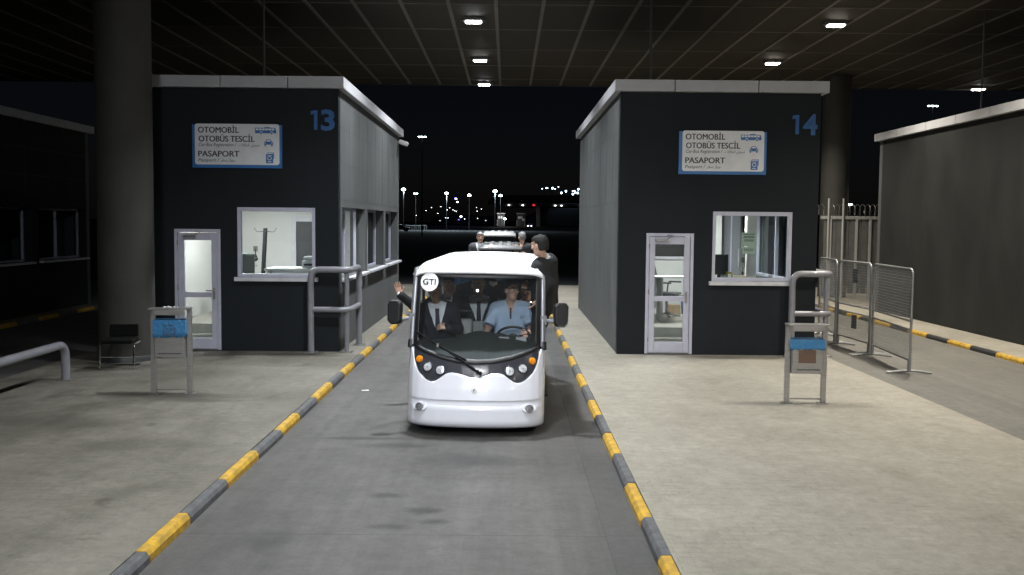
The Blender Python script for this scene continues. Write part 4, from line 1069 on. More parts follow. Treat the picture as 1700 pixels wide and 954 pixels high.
# sides: sill, posts, rear
for s in (-1, 1):
    xo = s * .785
    b = MB(); x0, x1 = sorted((xo, xo - s * .04))
    pr = [(1.05, .17), (1.05, .98), (1.12, .62), (1.2, .50), (3.55, .47), (3.7, .55), (4.85, .62), (4.85, .25), (4.5, .17)]
    b.prism(pr, x0, x1, 'x'); b.build('side_panel', M['buswhite'], bus, bevel=.01)
    for y in (1.70, 2.72, 3.72, 4.70):
        MB().cyl((xo - s * .03, y, .46), (xo - s * .025, y, 1.80), .02, 8).build('side_post', M['silver'], bus)
    b = MB(); b.box(min(xo - s * .02, xo + s * .05), max(xo - s * .02, xo + s * .05), 1.25, 3.5, .27, .30); b.build('step', M['black'], bus)
b = MB(); b.box(-.745, .745, 4.80, 4.86, .2, 1.15); b.build('rear_panel', M['buswhite'], bus, bevel=.02)
MB().box(-.735, .735, 4.81, 4.83, 1.152, 1.79).build('rear_dark_panel', M['darkpanel'], bus)  # opaque dark panel added to darken the view behind the passengers
b = MB(); b.box(-.744, .744, .45, 4.79, .28, .36); b.build('floor', M['dark'], bus)
b = MB(); b.box(-.66, .66, .2, 4.7, .16, .279); b.build('chassis', M['black'], bus)
for y in (.72, 3.95):
    for s in (-1, 1):
        wl = MB(); wl.lathe([(.0, -.075), (.15, -.08), (.24, -.08), (.255, -.055), (.255, .055), (.24, .08), (.15, .08), (0, .075)], (s * .62, y, .255), (1, 0, 0), 28)
        wo = wl.build('wheel', M['tyre'], bus)
        MB().lathe([(.0, .085), (.05, .095), (.14, .083), (.145, .07)], (s * .62, y, .255), (s, 0, 0), 20).build('rim', M['galv'], wo)
# cab: dashboard, binnacle, steering wheel
def dash(a, b):
    x = -.70 + 1.4 * a
    yf = F(u_of_x(min(.7, abs(x))) * (1 if x > 0 else -1), .90).y + .03
    y = yf + (.86 - yf) * b
    zb = ws_lo(u_of_x(min(.7, abs(x)))) + .015
    hump = .11 * math.exp(-((x - .02) / .27) ** 2) + .05 * math.exp(-((x - .42) / .2) ** 2)
    z = zb + (1.01 + hump - zb) * math.sin(min(1, b * 1.15) * PI / 2) - .10 * max(0, (b - .86) / .14) ** 2
    return (x, y, z)
d = MB(); d.grid(dash, 50, 24); d.build('dashboard', M['dash'], bus, solid=.012)
b = MB(); b.box(-.68, .68, .84, .86, .36, .95); b.build('dash_front', M['dash'], bus)
b = MB(); b.box(-.12, .17, .62, .63, 0, .0); 
sw = MB(); n_ = 40
ctr = Vector((.405, .855, 1.045)); tilt = Matrix.Rotation(R(-58), 4, 'X')
# wheel plane: tilted towards the driver
mw = Matrix.Translation(ctr) @ Matrix.Rotation(R(32), 4, 'X')
ring = [mw @ Vector((.195 * math.cos(2 * PI * k / n_), .195 * math.sin(2 * PI * k / n_), 0)) for k in range(n_ + 1)]
sw.tube(ring, .016, 10, False)
st = sw.build('steering_wheel', M['black'], bus)
b = MB()
for a in (20, 160, 270): b.tube([mw @ Vector((0, 0, -.015)), mw @ Vector((.19 * math.cos(R(a)), .19 * math.sin(R(a)), 0))], .014, 6)
b.build('spoke', M['black'], st)
b = MB(); b.lathe([(0, .02), (.05, .02), (.07, 0), (.07, -.03)], ctr, mw.to_3x3() @ Vector((0, 0, 1)), 20); b.build('hub', M['dark'], st)
b = MB(); b.tube([ctr, ctr + mw.to_3x3() @ Vector((0, 0, -.4))], .03, 10); b.build('column', M['black'], st)
b = MB()
for sx in (-1, 1): b.box(.405 + sx * .10 - .06, .405 + sx * .10 + .06, .60, .61, 1.02, 1.075, None)
b.build('gauge', M['galv'], bus)
# seats
def bench(y, x0, x1, ztop=1.18, cover='vinyl'):
    b = MB(); b.box(x0, x1, y, y + .46, .66, .78); so = b.build('bench_seat', M[cover], bus, bevel=.035, seg=3)
    b = MB(); b.box(x0, x1, -.05, .05, 0, ztop - .76, Matrix.Translation((0, y + .50, .77)) @ Matrix.Rotation(R(-9), 4, 'X')); b.build('backrest', M[cover], so, bevel=.035, seg=3)
    b = MB(); b.box(x0 + .05, x1 - .05, y + .05, y + .4, .361, .659); b.build('plinth', M['dark'], so)
bench(1.02, -.72, -.12); bench(1.02, .12, .72)
b = MB(); b.box(-.115, .115, 1.50, 1.54, .36, 1.16); b.build('centre_partition', M['vinyl'], bus, bevel=.01)
for y in (1.85, 2.80, 3.75): bench(y, -.72, .72, 1.16)
b = MB()
for s in (-1, 1): b.tube(fillet([(s * .71, 1.6, 1.0), (s * .71, 1.6, 1.28), (s * .12, 1.62, 1.28), (s * .12, 1.62, 1.0)], .06, 4), .014, 8)
b.build('grab_rail', M['chrome'], bus)
# windscreen reflections painted as blue and white sheets under the roof
t = tag(MB().grid(lambda a, b: (-.29 + .31 * a, 1.30 + .02 * math.sin(a * 9), 1.765 - .15 * b * (1 - .75 * a)), 12, 6).build('blue_reflection', mat('reflection_blue', (.16, .42, .85), .6), loc=(-.36, 10.93, 0), solid=.003), 'painted blue windscreen pennant hanging under the shuttle roof, left of the middle man', 'reflection')
tag(MB().grid(lambda a, b: (.15 + .22 * a, 1.32 + .02 * math.sin(a * 8), 1.765 - .12 * b * (.4 + .6 * a)), 12, 6).build('blue_reflection', mat('reflection_blue2', (.16, .42, .85), .6), loc=(-.36, 10.93, 0), solid=.003), 'painted blue windscreen pennant hanging under the shuttle roof, above the driver', 'reflection')
tag(MB().grid(lambda a, b: (.14 + .10 * a, 1.27, 1.68 - .07 * b * (1 - abs(a - .5))), 8, 4).build('white_reflection', M['white'], loc=(-.36, 10.93, 0), solid=.003), 'painted white windscreen gleam below the shuttle roof between driver and middle man', 'paper')
# round GTI sticker inside the glass, top left
u0 = u_of_x(-.505); zc = 1.70
def on(x, z, off): return F(u_of_x(x), z, off)
SX = -.565
b = MB(); vs = []
for rr in (0, .05, .105):
    for k in range(32): vs.append(tuple(on(SX + rr * math.cos(2 * PI * k / 32), zc + rr * math.sin(2 * PI * k / 32), .016)))
b.add(vs, [(j * 32 + k, j * 32 + (k + 1) % 32, (j + 1) * 32 + (k + 1) % 32, (j + 1) * 32 + k) for j in range(2) for k in range(32)])
sk = b.build('round_sticker', mat('sticker_white', (.8, .8, .8), .5), bus)
b = MB(); v0 = len(b.v)
put_text(b, 'GTI', SX - .076, SX + .072, zc - .032, .064, 0); put_text(b, 'GTI', SX - .072, SX + .076, zc - .032, .064, 0); put_text(b, 'GTI', SX - .074, SX + .074, zc - .029, .064, 0)
b.v = [tuple(on(p[0], p[2], .020 + .0004 * int(3 * i / len(b.v)))) for i, p in enumerate(b.v)]
b.build('sticker_lettering', M['signblack'], sk)

# ------------------------------------------------------------------ golf carts behind
def cart(x, y, label, rm, zr_, w):
    t = thing('golf_cart', label, 'golf cart', (x, y, 0), 0, 'open carts behind the shuttle')
    r = MB()
    def rf(a, b):
        xx = (-.5 + a) * w; yy = b * 2.3; xf = abs(xx) / (w / 2)
        z = zr_ + .05 + .05 * min(1, yy / .5) - .06 * xf ** 6 - .05 * max(0, 1 - yy / .18) ** 2
        k = (xx / w * 5.0 + .5) % 1
        if yy > .25: z += .022 * (1 if .22 < k < .78 else 0) * min(1, (yy - .25) * 9)
        return (xx, yy, z)
    r.grid(rf, 50, 30); r.build('roof', rm, t, solid=.03)
    r = MB(); r.box(-w / 2, w / 2, -.015, .03, zr_ - .045, zr_ + .005); r.build('roof_lip', rm, t, bevel=.012)
    for s in (-1, 1):
        MB().tube([(s * w * .42, .35, .75), (s * w * .45, .12, zr_)], .02, 8).build('roof_post', M['black'], t)
        MB().tube([(s * w * .42, 2.1, .75), (s * w * .45, 2.15, zr_)], .02, 8).build('roof_post', M['black'], t)
    MB().prism([(-.35, .3), (-.4, .55), (-.1, .85), (.3, .92), (.3, .3)], -w * .46, w * .46, 'x').build('front_cowl', rm, t, bevel=.05)
    MB().box(-w * .46, w * .46, .301, 2.3, .26, .34).build('floor', M['black'], t)
    MB().box(-w * .44, w * .44, 1.0, 1.5, .341, .70).box(-w * .44, w * .44, 1.5, 1.6, .6, 1.1).build('seat', M['vinyl'], t, bevel=.03)
    MB().box(-w * .42, w * .42, .30, .31, .93, zr_ - .1).build('windscreen', M['bglass'], t)
    for yy in (.05, 2.0):
        for s in (-1, 1): MB().lathe([(0, -.07), (.21, -.07), (.21, .07), (0, .07)], (s * w * .4, yy, .21), (1, 0, 0), 20).build('wheel', M['tyre'], t)
    for s in (-1, 1): MB().ball((s * w * .34, -.36, .62), .06, 10, 6, (1, .5, 1)).build('headlight', M['lens'], t)
M['cartgrey'] = mat('cart_grey', (.13, .13, .132), .4, coat=.3)
M['cartwhite'] = mat('cart_white', (.30, .30, .30), .4)
cart(-.17, 23.6, 'grey roofed open cart directly behind the white shuttle', M['cartgrey'], 1.79, 1.04)
cart(-.26, 29.6, 'white roofed cart farthest back, showing above the grey cart roof', M['cartwhite'], 2.02, 1.02)
# ------------------------------------------------------------------ people: signed-distance bodies turned into one continuous mesh
def V3(*a): return np.array(a, float)
def nrm(v): return v / (np.linalg.norm(v) + 1e-9)

class Field:
    def __init__(s, lo, hi, h):
        s.h = h; s.lo = np.array(lo, float); n = np.ceil((np.array(hi) - s.lo) / h).astype(int) + 1
        s.ax = [s.lo[i] + h * np.arange(n[i]) for i in range(3)]
        s.d = np.full(n, 9.0, np.float32)
    def sub(s, lo, hi):
        a = np.maximum(0, np.floor((np.array(lo) - s.lo) / s.h).astype(int)); b = np.minimum(s.d.shape, np.ceil((np.array(hi) - s.lo) / s.h).astype(int) + 1)
        if np.any(b <= a): return None, None
        sl = tuple(slice(int(a[i]), int(b[i])) for i in range(3))
        P = np.stack(np.meshgrid(*[s.ax[i][sl[i]] for i in range(3)], indexing='ij'), -1)
        return sl, P
    def put(s, d, sl, k):
        o = s.d[sl]
        if k > 0:
            h = np.maximum(k - np.abs(o - d), 0) / k
            s.d[sl] = np.minimum(o, d) - h * h * k * .25
        else: s.d[sl] = np.minimum(o, d)
    def cone(s, a, b, ra, rb, k=.02):
        a, b = np.array(a, float), np.array(b, float); m = max(ra, rb) + .05 + k
        sl, P = s.sub(np.minimum(a, b) - m, np.maximum(a, b) + m)
        if sl is None: return
        ab = b - a; t = np.clip(((P - a) @ ab) / max(ab @ ab, 1e-9), 0, 1)
        d = np.linalg.norm(P - a - t[..., None] * ab, axis=-1) - (ra + (rb - ra) * t)
        s.put(d, sl, k)
    def ell(s, c, r, B=np.eye(3), k=.02, cut=False):
        c = np.array(c, float); r = np.array(r, float); m = max(r) + .05 + k
        sl, P = s.sub(c - m, c + m)
        if sl is None: return
        q = (P - c) @ B.T
        k0 = np.linalg.norm(q / r, axis=-1); k1 = np.linalg.norm(q / (r * r), axis=-1) + 1e-9
        d = k0 * (k0 - 1) / k1
        if cut: s.d[sl] = np.maximum(s.d[sl], -d)
        else: s.put(d, sl, k)
    def mesh(s):
        d = s.d; n = np.array(d.shape)
        ins = d < 0
        c = [ins[i:n[0] - 1 + i, j:n[1] - 1 + j, k:n[2] - 1 + k] for i in (0, 1) for j in (0, 1) for k in (0, 1)]
        cnt = sum(x.astype(np.int8) for x in c); act = (cnt > 0) & (cnt < 8)
        idx = np.full(act.shape, -1, np.int64); cells = np.argwhere(act); idx[act] = np.arange(len(cells))
        pos = np.zeros((len(cells), 3)); w = np.zeros(len(cells))
        cor = [(i, j, k) for i in (0, 1) for j in (0, 1) for k in (0, 1)]
        for a in range(8):
            for b in range(a + 1, 8):
                if sum(abs(x - y) for x, y in zip(cor[a], cor[b])) != 1: continue
                va = d[tuple((cells + cor[a]).T)]; vb = d[tuple((cells + cor[b]).T)]
                x = (va < 0) != (vb < 0)
                t = np.where(x, va / np.where(x, va - vb, 1), 0)
                p = np.array(cor[a]) + t[:, None] * (np.array(cor[b]) - np.array(cor[a]))
                pos[x] += p[x]; w[x] += 1
        pos = (cells + pos / np.maximum(w, 1)[:, None]) * s.h + s.lo
        faces = []
        for ax in range(3):
            o1, o2 = [(1, 2), (2, 0), (0, 1)][ax]
            sl0 = [slice(None)] * 3; sl1 = [slice(None)] * 3
            sl0[ax] = slice(0, n[ax] - 1); sl1[ax] = slice(1, n[ax])
            A = ins[tuple(sl0)]; Bq = ins[tuple(sl1)]
            e = np.argwhere(A != Bq)
            e = e[(e[:, o1] > 0) & (e[:, o2] > 0) & (e[:, o1] < n[o1] - 1) & (e[:, o2] < n[o2] - 1)]
            fl = A[tuple(e.T)]
            def cell(d1, d2):
                q = e.copy(); q[:, o1] -= d1; q[:, o2] -= d2; return idx[tuple(q.T)]
            q = np.stack([cell(1, 1), cell(0, 1), cell(0, 0), cell(1, 0)], 1)
            q[~fl] = q[~fl][:, ::-1]; faces.append(q)
        return pos, np.concatenate(faces)
def field_obj(f, name, m, parent, origin):
    v, q = f.mesh()
    me = bpy.data.meshes.new(name); v = v - origin
    me.from_pydata(v.tolist(), [], q.tolist()); me.validate()
    me.polygons.foreach_set('use_smooth', np.ones(len(me.polygons), bool))
    me.materials.append(m)
    o = bpy.data.objects.new(name, me); COL.objects.link(o); o.parent = parent
    return o

M['skin'] = mat('skin', (.62, .38, .28), .5, var=.12, scale=16)
M['skin2'] = mat('skin_ruddy', (.36, .19, .13), .5, var=.12, scale=16)
M['suit'] = mat('suit_navy', (.011, .013, .020), .85, var=.2, scale=20, bump=.15, bscale=200)
M['suitblack'] = mat('suit_black', (.009, .0095, .011), .85, var=.2, scale=20)
M['suitgrey'] = mat('suit_grey', (.055, .058, .066), .85, var=.2, scale=20)
M['shirt'] = mat('shirt_white', (.74, .78, .84), .75, bump=.2, bscale=30)
M['polo'] = mat('polo_blue', (.42, .54, .70), .85, var=.08, scale=10, bump=.25, bscale=22)
M['tee'] = mat('tee_dark', (.03, .03, .033), .85)
M['tie'] = mat('tie_navy', (.008, .010, .03), .6)
M['hairdark'] = mat('hair_dark', (.006, .005, .0045), .75, bump=.8, bscale=90, stretch=(1, 1, .3))
M['hairgrey'] = mat('hair_grey', (.27, .265, .26), .6, var=.4, scale=40, bump=.8, bscale=90, stretch=(1, 1, .3))
M['eyewhite'] = mat('eye_white', (.6, .6, .58), .3)
M['lip'] = mat('lips', (.30, .12, .10), .5)

def person(label, P, C, head, face, arms, legs, top='suit', hair='hairdark', tie=True, res=.009, tilt=0, skin='skin', short=False, moustache=False, topmat=None, open_w=.085, group=None, scale=1.0, thin_hair=False, fcol=None, hem=.16):
    """P pelvis, C base of neck, head centre, face = facing vector; arms: (shoulder side sign, elbow, wrist, finger dir, palm normal, curl)"""
    P, C, Hc = V3(*P), V3(*C), V3(*head); fw = nrm(V3(*face)); upv = nrm(V3(0, 0, 1) - fw * fw[2]); rt = np.cross(fw, upv)
    B = np.array([rt, fw, upv])          # head local axes (right, forward, up)
    tb = nrm(C - P)
    # torso forward from shoulders: assume the shoulder line given by arms sign and tfw
    tfw = V3(*fcol) if fcol is not None else V3(0, -1, 0); tfw = nrm(tfw - tb * (tfw @ tb)); trt = np.cross(tfw, tb)
    sh = {}
    for s in (1, -1): sh[s] = C - tb * .055 + trt * s * .185
    pts = [P, C, Hc] + [sh[1], sh[-1]] + [V3(*a[i]) for a in arms for i in (1, 2)] + [V3(*l[i]) for l in legs for i in (0, 1)]
    lo = np.min(pts, 0) - .27; hi = np.max(pts, 0) + .27
    org = V3(P[0], P[1], min(p[2] for p in pts) - .08)
    root = thing('person', label, 'person', tuple(org), 0, group)
    def torso(f, o, k=.05):
        for s in (1, -1):
            f.cone(P + trt * s * .075, P * .55 + C * .45 + trt * s * .065, .118 + o, .112 + o, k)
            f.cone(P * .55 + C * .45 + trt * s * .065, P * .16 + C * .84 + trt * s * .085, .112 + o, .105 + o, k)
        f.cone(sh[1] - trt * .02, sh[-1] + trt * .02, .068 + o, .068 + o, k)
        f.cone(C - tb * .05, C - tb * .16, .075 + o, .11 + o, k)
    def armgeo(f, o, frac=1.0, k=.025, cuff=0, upper_only=False):
        for s, el, wr, *_ in arms:
            el, wr = V3(*el), V3(*wr); s0 = sh[s]
            if upper_only:
                f.cone(s0, s0 + (el - s0) * .72, .058 + o, .058 + o, k); continue
            f.cone(s0, el, .054 + o, .043 + o, k)
            f.cone(el, el + (wr - el) * frac, .043 + o, .030 + o + cuff, k)
    def neck(f, o): f.cone(C - tb * .04, Hc - upv * .05 - fw * .015, .056 + o, .054 + o, .02)
    def headgeo(f):
        f.ell(Hc + upv * .025 - fw * .012, (.076, .098, .098), B, .02)
        f.ell(Hc - upv * .045 + fw * .022, (.058, .066, .078), B, .03)
        f.ell(Hc - upv * .095 + fw * .052, (.030, .026, .024), B, .03)
        f.cone(Hc + upv * .018 + fw * .088, Hc - upv * .022 + fw * .112, .008, .015, .012)
        f.cone(Hc + upv * .034 + fw * .088 + rt * .045, Hc + upv * .034 + fw * .088 - rt * .045, .010, .010, .012)
        for s in (1, -1):
            f.ell(Hc - upv * .008 + rt * s * .078 - fw * .005, (.012, .022, .034), B, .008)
            f.ell(Hc + upv * .010 + fw * .098 + rt * s * .032, (.016, .012, .011), B, cut=True)
            f.ell(Hc - upv * .02 + fw * .066 + rt * s * .044, (.022, .02, .022), B, .02)
    def legs_geo(f, o, k=.03):
        for s, (kn, an, toe) in zip((1, -1), legs):
            h = P + trt * s * .09; kn, an = V3(*kn), V3(*an)
            f.cone(h, kn, .088 + o, .058 + o, k); f.cone(kn, an, .056 + o, .042 + o, k)
    # --- body
    f = Field(lo, hi, res)
    torso(f, 0); neck(f, 0); headgeo(f); armgeo(f, 0); legs_geo(f, 0)
    for s, el, wr, fd, pn, curl in arms:
        W = V3(*wr); D = nrm(V3(*fd)); N = V3(*pn); N = nrm(N - D * (N @ D)); T = np.cross(D, N) * s
        for o in (-.026, 0, .026): f.cone(W + D * .012 + T * o * .7, W + D * .082 + T * o, .0155, .014, .012)
        for i, (o, ln) in enumerate(((.034, .074), (.0115, .083), (-.0115, .077), (-.034, .060))):
            b = W + D * .082 + T * o; an = curl; sp = T * o * .35
            for j, q in enumerate((.42, .32, .26)):
                dv = nrm(D * math.cos(an) + N * math.sin(an) + sp); e = b + dv * ln * q
                f.cone(b, e, .0092 - j * .0006, .0086 - j * .0006, .004); b = e; an += curl
        b = W + D * .022 + T * .026; e = b + (T * .72 + D * .6 + N * .3) * .045; f.cone(b, e, .0125, .0105, .008)
        e2 = e + nrm(T * .35 + D * .85 + N * (.3 + curl * .3)) * .036; f.cone(e, e2, .0105, .0085, .004)
    for s, (kn, an, toe) in zip((1, -1), legs): f.cone(V3(*an) - V3(0, 0, .03), V3(*toe), .035, .03, .02)
    field_obj(f, 'body', M[skin], root, org)
    # --- clothes
    ch = trt; zc = lambda Q: (Q - C) @ tb
    if top == 'suit':
        f = Field(lo, hi, res); torso(f, .012); f.cone(C - tb * .06, C + tb * .012 + (Hc - C) * .10, .078, .064, .03)
        for s, el, wr, *_ in arms:
            el, wr = V3(*el), V3(*wr); f.cone(el + (wr - el) * .80, el + (wr - el) * .985, .042, .039, .01)
        f.ell(Hc, (.07, .12, .07), B, cut=True)
        field_obj(f, 'shirt', M['shirt'], root, org)
        f = Field(lo, hi, res); torso(f, .026, .06); armgeo(f, .020, .90, .04, .008)
        f.cone(P + trt * .08 - tb * .02, P + trt * .09 - tb * hem, .125, .13, .04); f.cone(P - trt * .08 - tb * .02, P - trt * .09 - tb * hem, .125, .13, .04)
        sl, Q = f.sub(lo, hi)
        r = Q - C; u = r @ tb; lat = np.abs(r @ trt); fr = r @ tfw
        w = np.clip((u + .40) / .40, 0, 1.4) * open_w
        cutd = np.maximum(np.maximum(lat - w, -(fr - .01)), -(u + .40))
        f.d = np.maximum(f.d, -cutd.astype(np.float32))
        up = np.maximum(u - .035, lat - .3); f.d = np.maximum(f.d, np.where(lat < .09, u - .03, -9).astype(np.float32))
        field_obj(f, 'jacket', topmat or M['suit'], root, org)
        # lapels as a collar roll
        b = MB()
        for s in (1, -1):
            pl = []
            for tq, wq in ((-.40, .0), (-.27, .33), (-.14, .66), (-.02, .98), (.03, 1.0)):
                pp = C + tb * tq + trt * s * (open_w * wq + .012) + tfw * (.135 if tq < -.2 else (.118 if tq < -.1 else (.085 if tq < .0 else .03)))
                pl.append(tuple(pp - org))
            b.tube(pl, .02, 6, True, [.010, .020, .022, .018, .014])
        b.build('lapel', topmat or M['suit'], root)
        if tie:
            f = Field(lo, hi, res); torso(f, .024); f.cone(C - tb * .05 + tfw * .05, C - tb * .02 + tfw * .066, .03, .026, .01)
            sl, Q = f.sub(lo, hi); r = Q - C; u = r @ tb; lat = np.abs(r @ trt); fr = r @ tfw
            w = np.where(u > -.06, .026, .022 + np.clip(-u - .06, 0, .4) * .05)
            f.d = np.maximum(f.d, np.maximum(np.maximum(lat - w, .02 - fr), np.maximum(u + .015, -u - .44)).astype(np.float32))
            field_obj(f, 'tie', M['tie'], root, org)
    else:
        f = Field(lo, hi, res); torso(f, .022); armgeo(f, .018, 1, .04, upper_only=True); f.cone(C - tb * .06, C + (Hc - C) * .16, .082, .068, .03)
        f.cone(P + trt * .08, P + trt * .085 - tb * .12, .132, .13, .04); f.cone(P - trt * .08, P - trt * .085 - tb * .12, .132, .13, .04)
        sl, Q = f.sub(lo, hi); r = Q - C; u = r @ tb; lat = np.abs(r @ trt); fr = r @ tfw
        w = np.clip((u + .15) / .17, 0, 1.5) * .045
        f.d = np.maximum(f.d, -np.maximum(np.maximum(lat - w, -(fr - .03)), -(u + .15)).astype(np.float32))
        f.ell(Hc, (.062, .12, .07), B, cut=True)
        po = field_obj(f, 'polo_shirt' if top == 'polo' else 't_shirt', topmat or M['polo'], root, org)
        if top == 'polo':
            b = MB()
            for s, el, wr, *_ in arms:
                s0 = sh[s]; el = V3(*el); e0 = s0 + (el - s0) * .72
                dd = nrm(el - s0)
                for q in (.045, .062): b.lathe([(.0772 - q * .05, -.005), (.0785 - q * .05, 0), (.0772 - q * .05, .005)], tuple(e0 + dd * q - org), tuple(dd), 20)
            b.build('sleeve_stripe', M['tie'], root)
            b = MB(); b.tube([tuple(C + trt * x + tfw * y + tb * z - org) for x, y, z in ((-.045, .095, -.012), (-.062, .02, .03), (-.05, -.05, .055), (.0, -.075, .06), (.05, -.05, .055), (.062, .02, .03), (.045, .095, -.012))], .013, 8, True)
            b.build('collar', topmat or M['polo'], root)
            b = MB(); b.box(-.011, .011, -.002, .002, -.07, .07); b.build('placket', M['tie'], root, loc=tuple(C - tb * .085 + tfw * .118 - org), rot=(R(-14), 0, 0))
    f = Field(lo, hi, res); legs_geo(f, .018); f.cone(P + trt * .07, P - trt * .07, .128, .128, .03); field_obj(f, 'trousers', topmat if topmat and top == 'suit' else M['suit'], root, org)
    b = MB()
    for kn, an, toe in legs:
        a = V3(*an) - V3(0, 0, .035) - org; t2 = V3(*toe) - org
        b.tube([tuple(a - nrm(t2 - a) * .05), tuple(a), tuple(a * .4 + t2 * .6), tuple(t2), tuple(t2 + nrm(t2 - a) * .04)], .04, 10, True, [.034, .046, .043, .040, .022])
    b.build('shoe', M['black'], root)
    # --- hair
    lh, hh = Hc - .2, Hc + .2
    f = Field(lh, hh, min(res, .008)); f.ell(Hc + upv * .033 - fw * .016, (.084, .104, .101), B, 0); f.ell(Hc - upv * .01 - fw * .045, (.080, .068, .085), B, .02)
    if not thin_hair: f.ell(Hc + upv * .075 + fw * .045, (.066, .05, .042), B, .02)
    sl, Q = f.sub(lh, hh); r = Q - Hc; u = r @ upv; fr = r @ fw; lat = np.abs(r @ rt)
    cutd = np.maximum(-(fr - .03 + np.clip(.05 - u, 0, .1) * .5), u - (.072 + np.where(lat > .055, -.02, 0)))
    f.d = np.maximum(f.d, -cutd.astype(np.float32))
    f.d = np.maximum(f.d, (-(u + .065)).astype(np.float32))
    f.d = np.maximum(f.d, -np.maximum(np.maximum(u - .0, -(fr + .02)), -lat + .05).astype(np.float32))
    field_obj(f, 'hair', M[hair], root, org)
    # --- face
    e = MB(); pu = MB(); br = MB()
    for s in (1, -1):
        ec = Hc + upv * .010 + fw * .087 + rt * s * .032 - org
        e.ball(tuple(ec), .0125, 10, 8); pu.ball(tuple(ec + fw * .0085), .0062, 8, 6)
        br.tube([tuple(Hc + upv * .031 + fw * .098 + rt * s * .014 - org), tuple(Hc + upv * .037 + fw * .097 + rt * s * .032 - org), tuple(Hc + upv * .030 + fw * .084 + rt * s * .052 - org)], .005, 6)
    e.build('eyes', M['eyewhite'], root); pu.build('pupils', M['black'], root); br.build('eyebrows', M[hair] if hair == 'hairdark' else M['hairdark'], root)
    m_ = MB(); m_.tube([tuple(Hc - upv * .058 + fw * y + rt * x - org) for x, y in ((-.024, .078), (-.01, .087), (0, .089), (.01, .087), (.024, .078))], .006, 6, True, [.003, .006, .0065, .006, .003]); m_.build('mouth', M['lip'], root)
    if moustache:
        m_ = MB(); m_.tube([tuple(Hc - upv * .042 + fw * y + rt * x - org) for x, y in ((-.032, .074), (-.012, .092), (0, .094), (.012, .092), (.032, .074))], .008, 6, True, [.004, .008, .008, .008, .004]); m_.build('moustache', M['hairgrey'], root)
    return root

def sit_legs(px, py, seat, fz, sp=.10, reach=.45):
    return [((px + s * sp, py - reach, seat + .08), (px + s * sp, py - reach - .02, fz + .09), (px + s * sp, py - reach - .20, fz + .04)) for s in (-1, 1)]
# facing -y: torso right vector = cross(fw,up): fw=(0,-1,0), up=(0,0,1) -> (-1,0,0): sign +1 is the person's right = image left
SZ = .78; FZ = .36
# driver
drv = person('driver in a light blue polo shirt with both arms toward the steering wheel', (.05, 12.36, SZ + .10), (.045, 12.30, 1.385), (.055, 12.20, 1.575), (.50, -.86, -.05),
    [(1, (-.235, 12.16, 1.10), (-.27, 11.88, 1.045), (.05, -1, -.25), (0, -.1, -1), .25), (-1, (.30, 12.16, 1.115), (.255, 11.90, 1.06), (-.25, -1, .15), (-.9, .2, -.3), .75)],
    sit_legs(.05, 12.36, SZ, FZ), top='polo', hair='hairdark', res=.008)
b = MB(); put_text(b, 'GTI', .115, .195, 0, .032, 0)
b.build('polo_lettering', M['tie'], drv, loc=(0, 12.30 - .150 - drv.location.y, 1.225 - drv.location.z), rot=(R(-6), 0, R(8)))
b = drv.children[-1]; b.location.x = -drv.location.x + .0
# front passenger
person('grey haired front passenger in dark suit and tie, hand on his chest', (-.84, 12.36, SZ + .10), (-.86, 12.32, 1.36), (-.885, 12.24, 1.545), (.12, -1, -.12),
    [(1, (-1.07, 12.18, 1.10), (-.98, 11.98, .95), (.6, -.8, -.1), (.2, .1, -1), .3), (-1, (-.60, 12.14, 1.10), (-.715, 12.03, 1.125), (-1, -.12, .12), (0, .6, -.5), .5)],
    sit_legs(-.82, 12.36, SZ, FZ), hair='hairgrey', thin_hair=True, res=.008, open_w=.105)
# second row
person('passenger in dark suit and tie in the middle of the second row', (-.37, 13.32, SZ + .10), (-.375, 13.26, 1.375), (-.385, 13.18, 1.565), (-.2, -1, -.05),
    [(1, (-.62, 13.12, 1.11), (-.50, 12.92, .98), (.3, -1, -.2), (0, 0, -1), .3), (-1, (-.12, 13.12, 1.11), (-.22, 12.92, .98), (-.3, -1, -.2), (0, 0, -1), .3)],
    sit_legs(-.37, 13.32, SZ, FZ), hair='hairgrey', res=.009, open_w=.135)
person('passenger waving one hand outside the bus, the other hand raised', (-.78, 13.22, SZ + .12), (-.80, 13.13, 1.39), (-.755, 13.05, 1.575), (-.35, -1, 0),
    [(1, (-1.20, 13.0, 1.285), (-1.395, 12.90, 1.455), (-.25, -.05, 1), (.25, -1, .1), .12), (-1, (-.60, 12.92, 1.25), (-.70, 12.80, 1.46), (-.05, -.05, 1), (.1, -1, 0), .14)],
    sit_legs(-.74, 13.25, SZ, FZ), hair='hairdark', res=.0065, open_w=.08, topmat=M['suitblack'])
person('grey haired man with a moustache in dark suit sitting behind the driver', (.26, 13.16, SZ + .10), (.265, 13.06, 1.35), (.255, 12.96, 1.515), (-.25, -1, -.06),
    [(1, (.03, 12.9, 1.1), (.15, 12.7, .95), (.3, -1, -.2), (0, 0, -1), .3), (-1, (.47, 12.9, 1.1), (.36, 12.7, .95), (-.3, -1, -.2), (0, 0, -1), .3)],
    sit_legs(.24, 13.16, SZ, FZ), hair='hairgrey', thin_hair=True, moustache=True, res=.008, topmat=M['suitblack'])
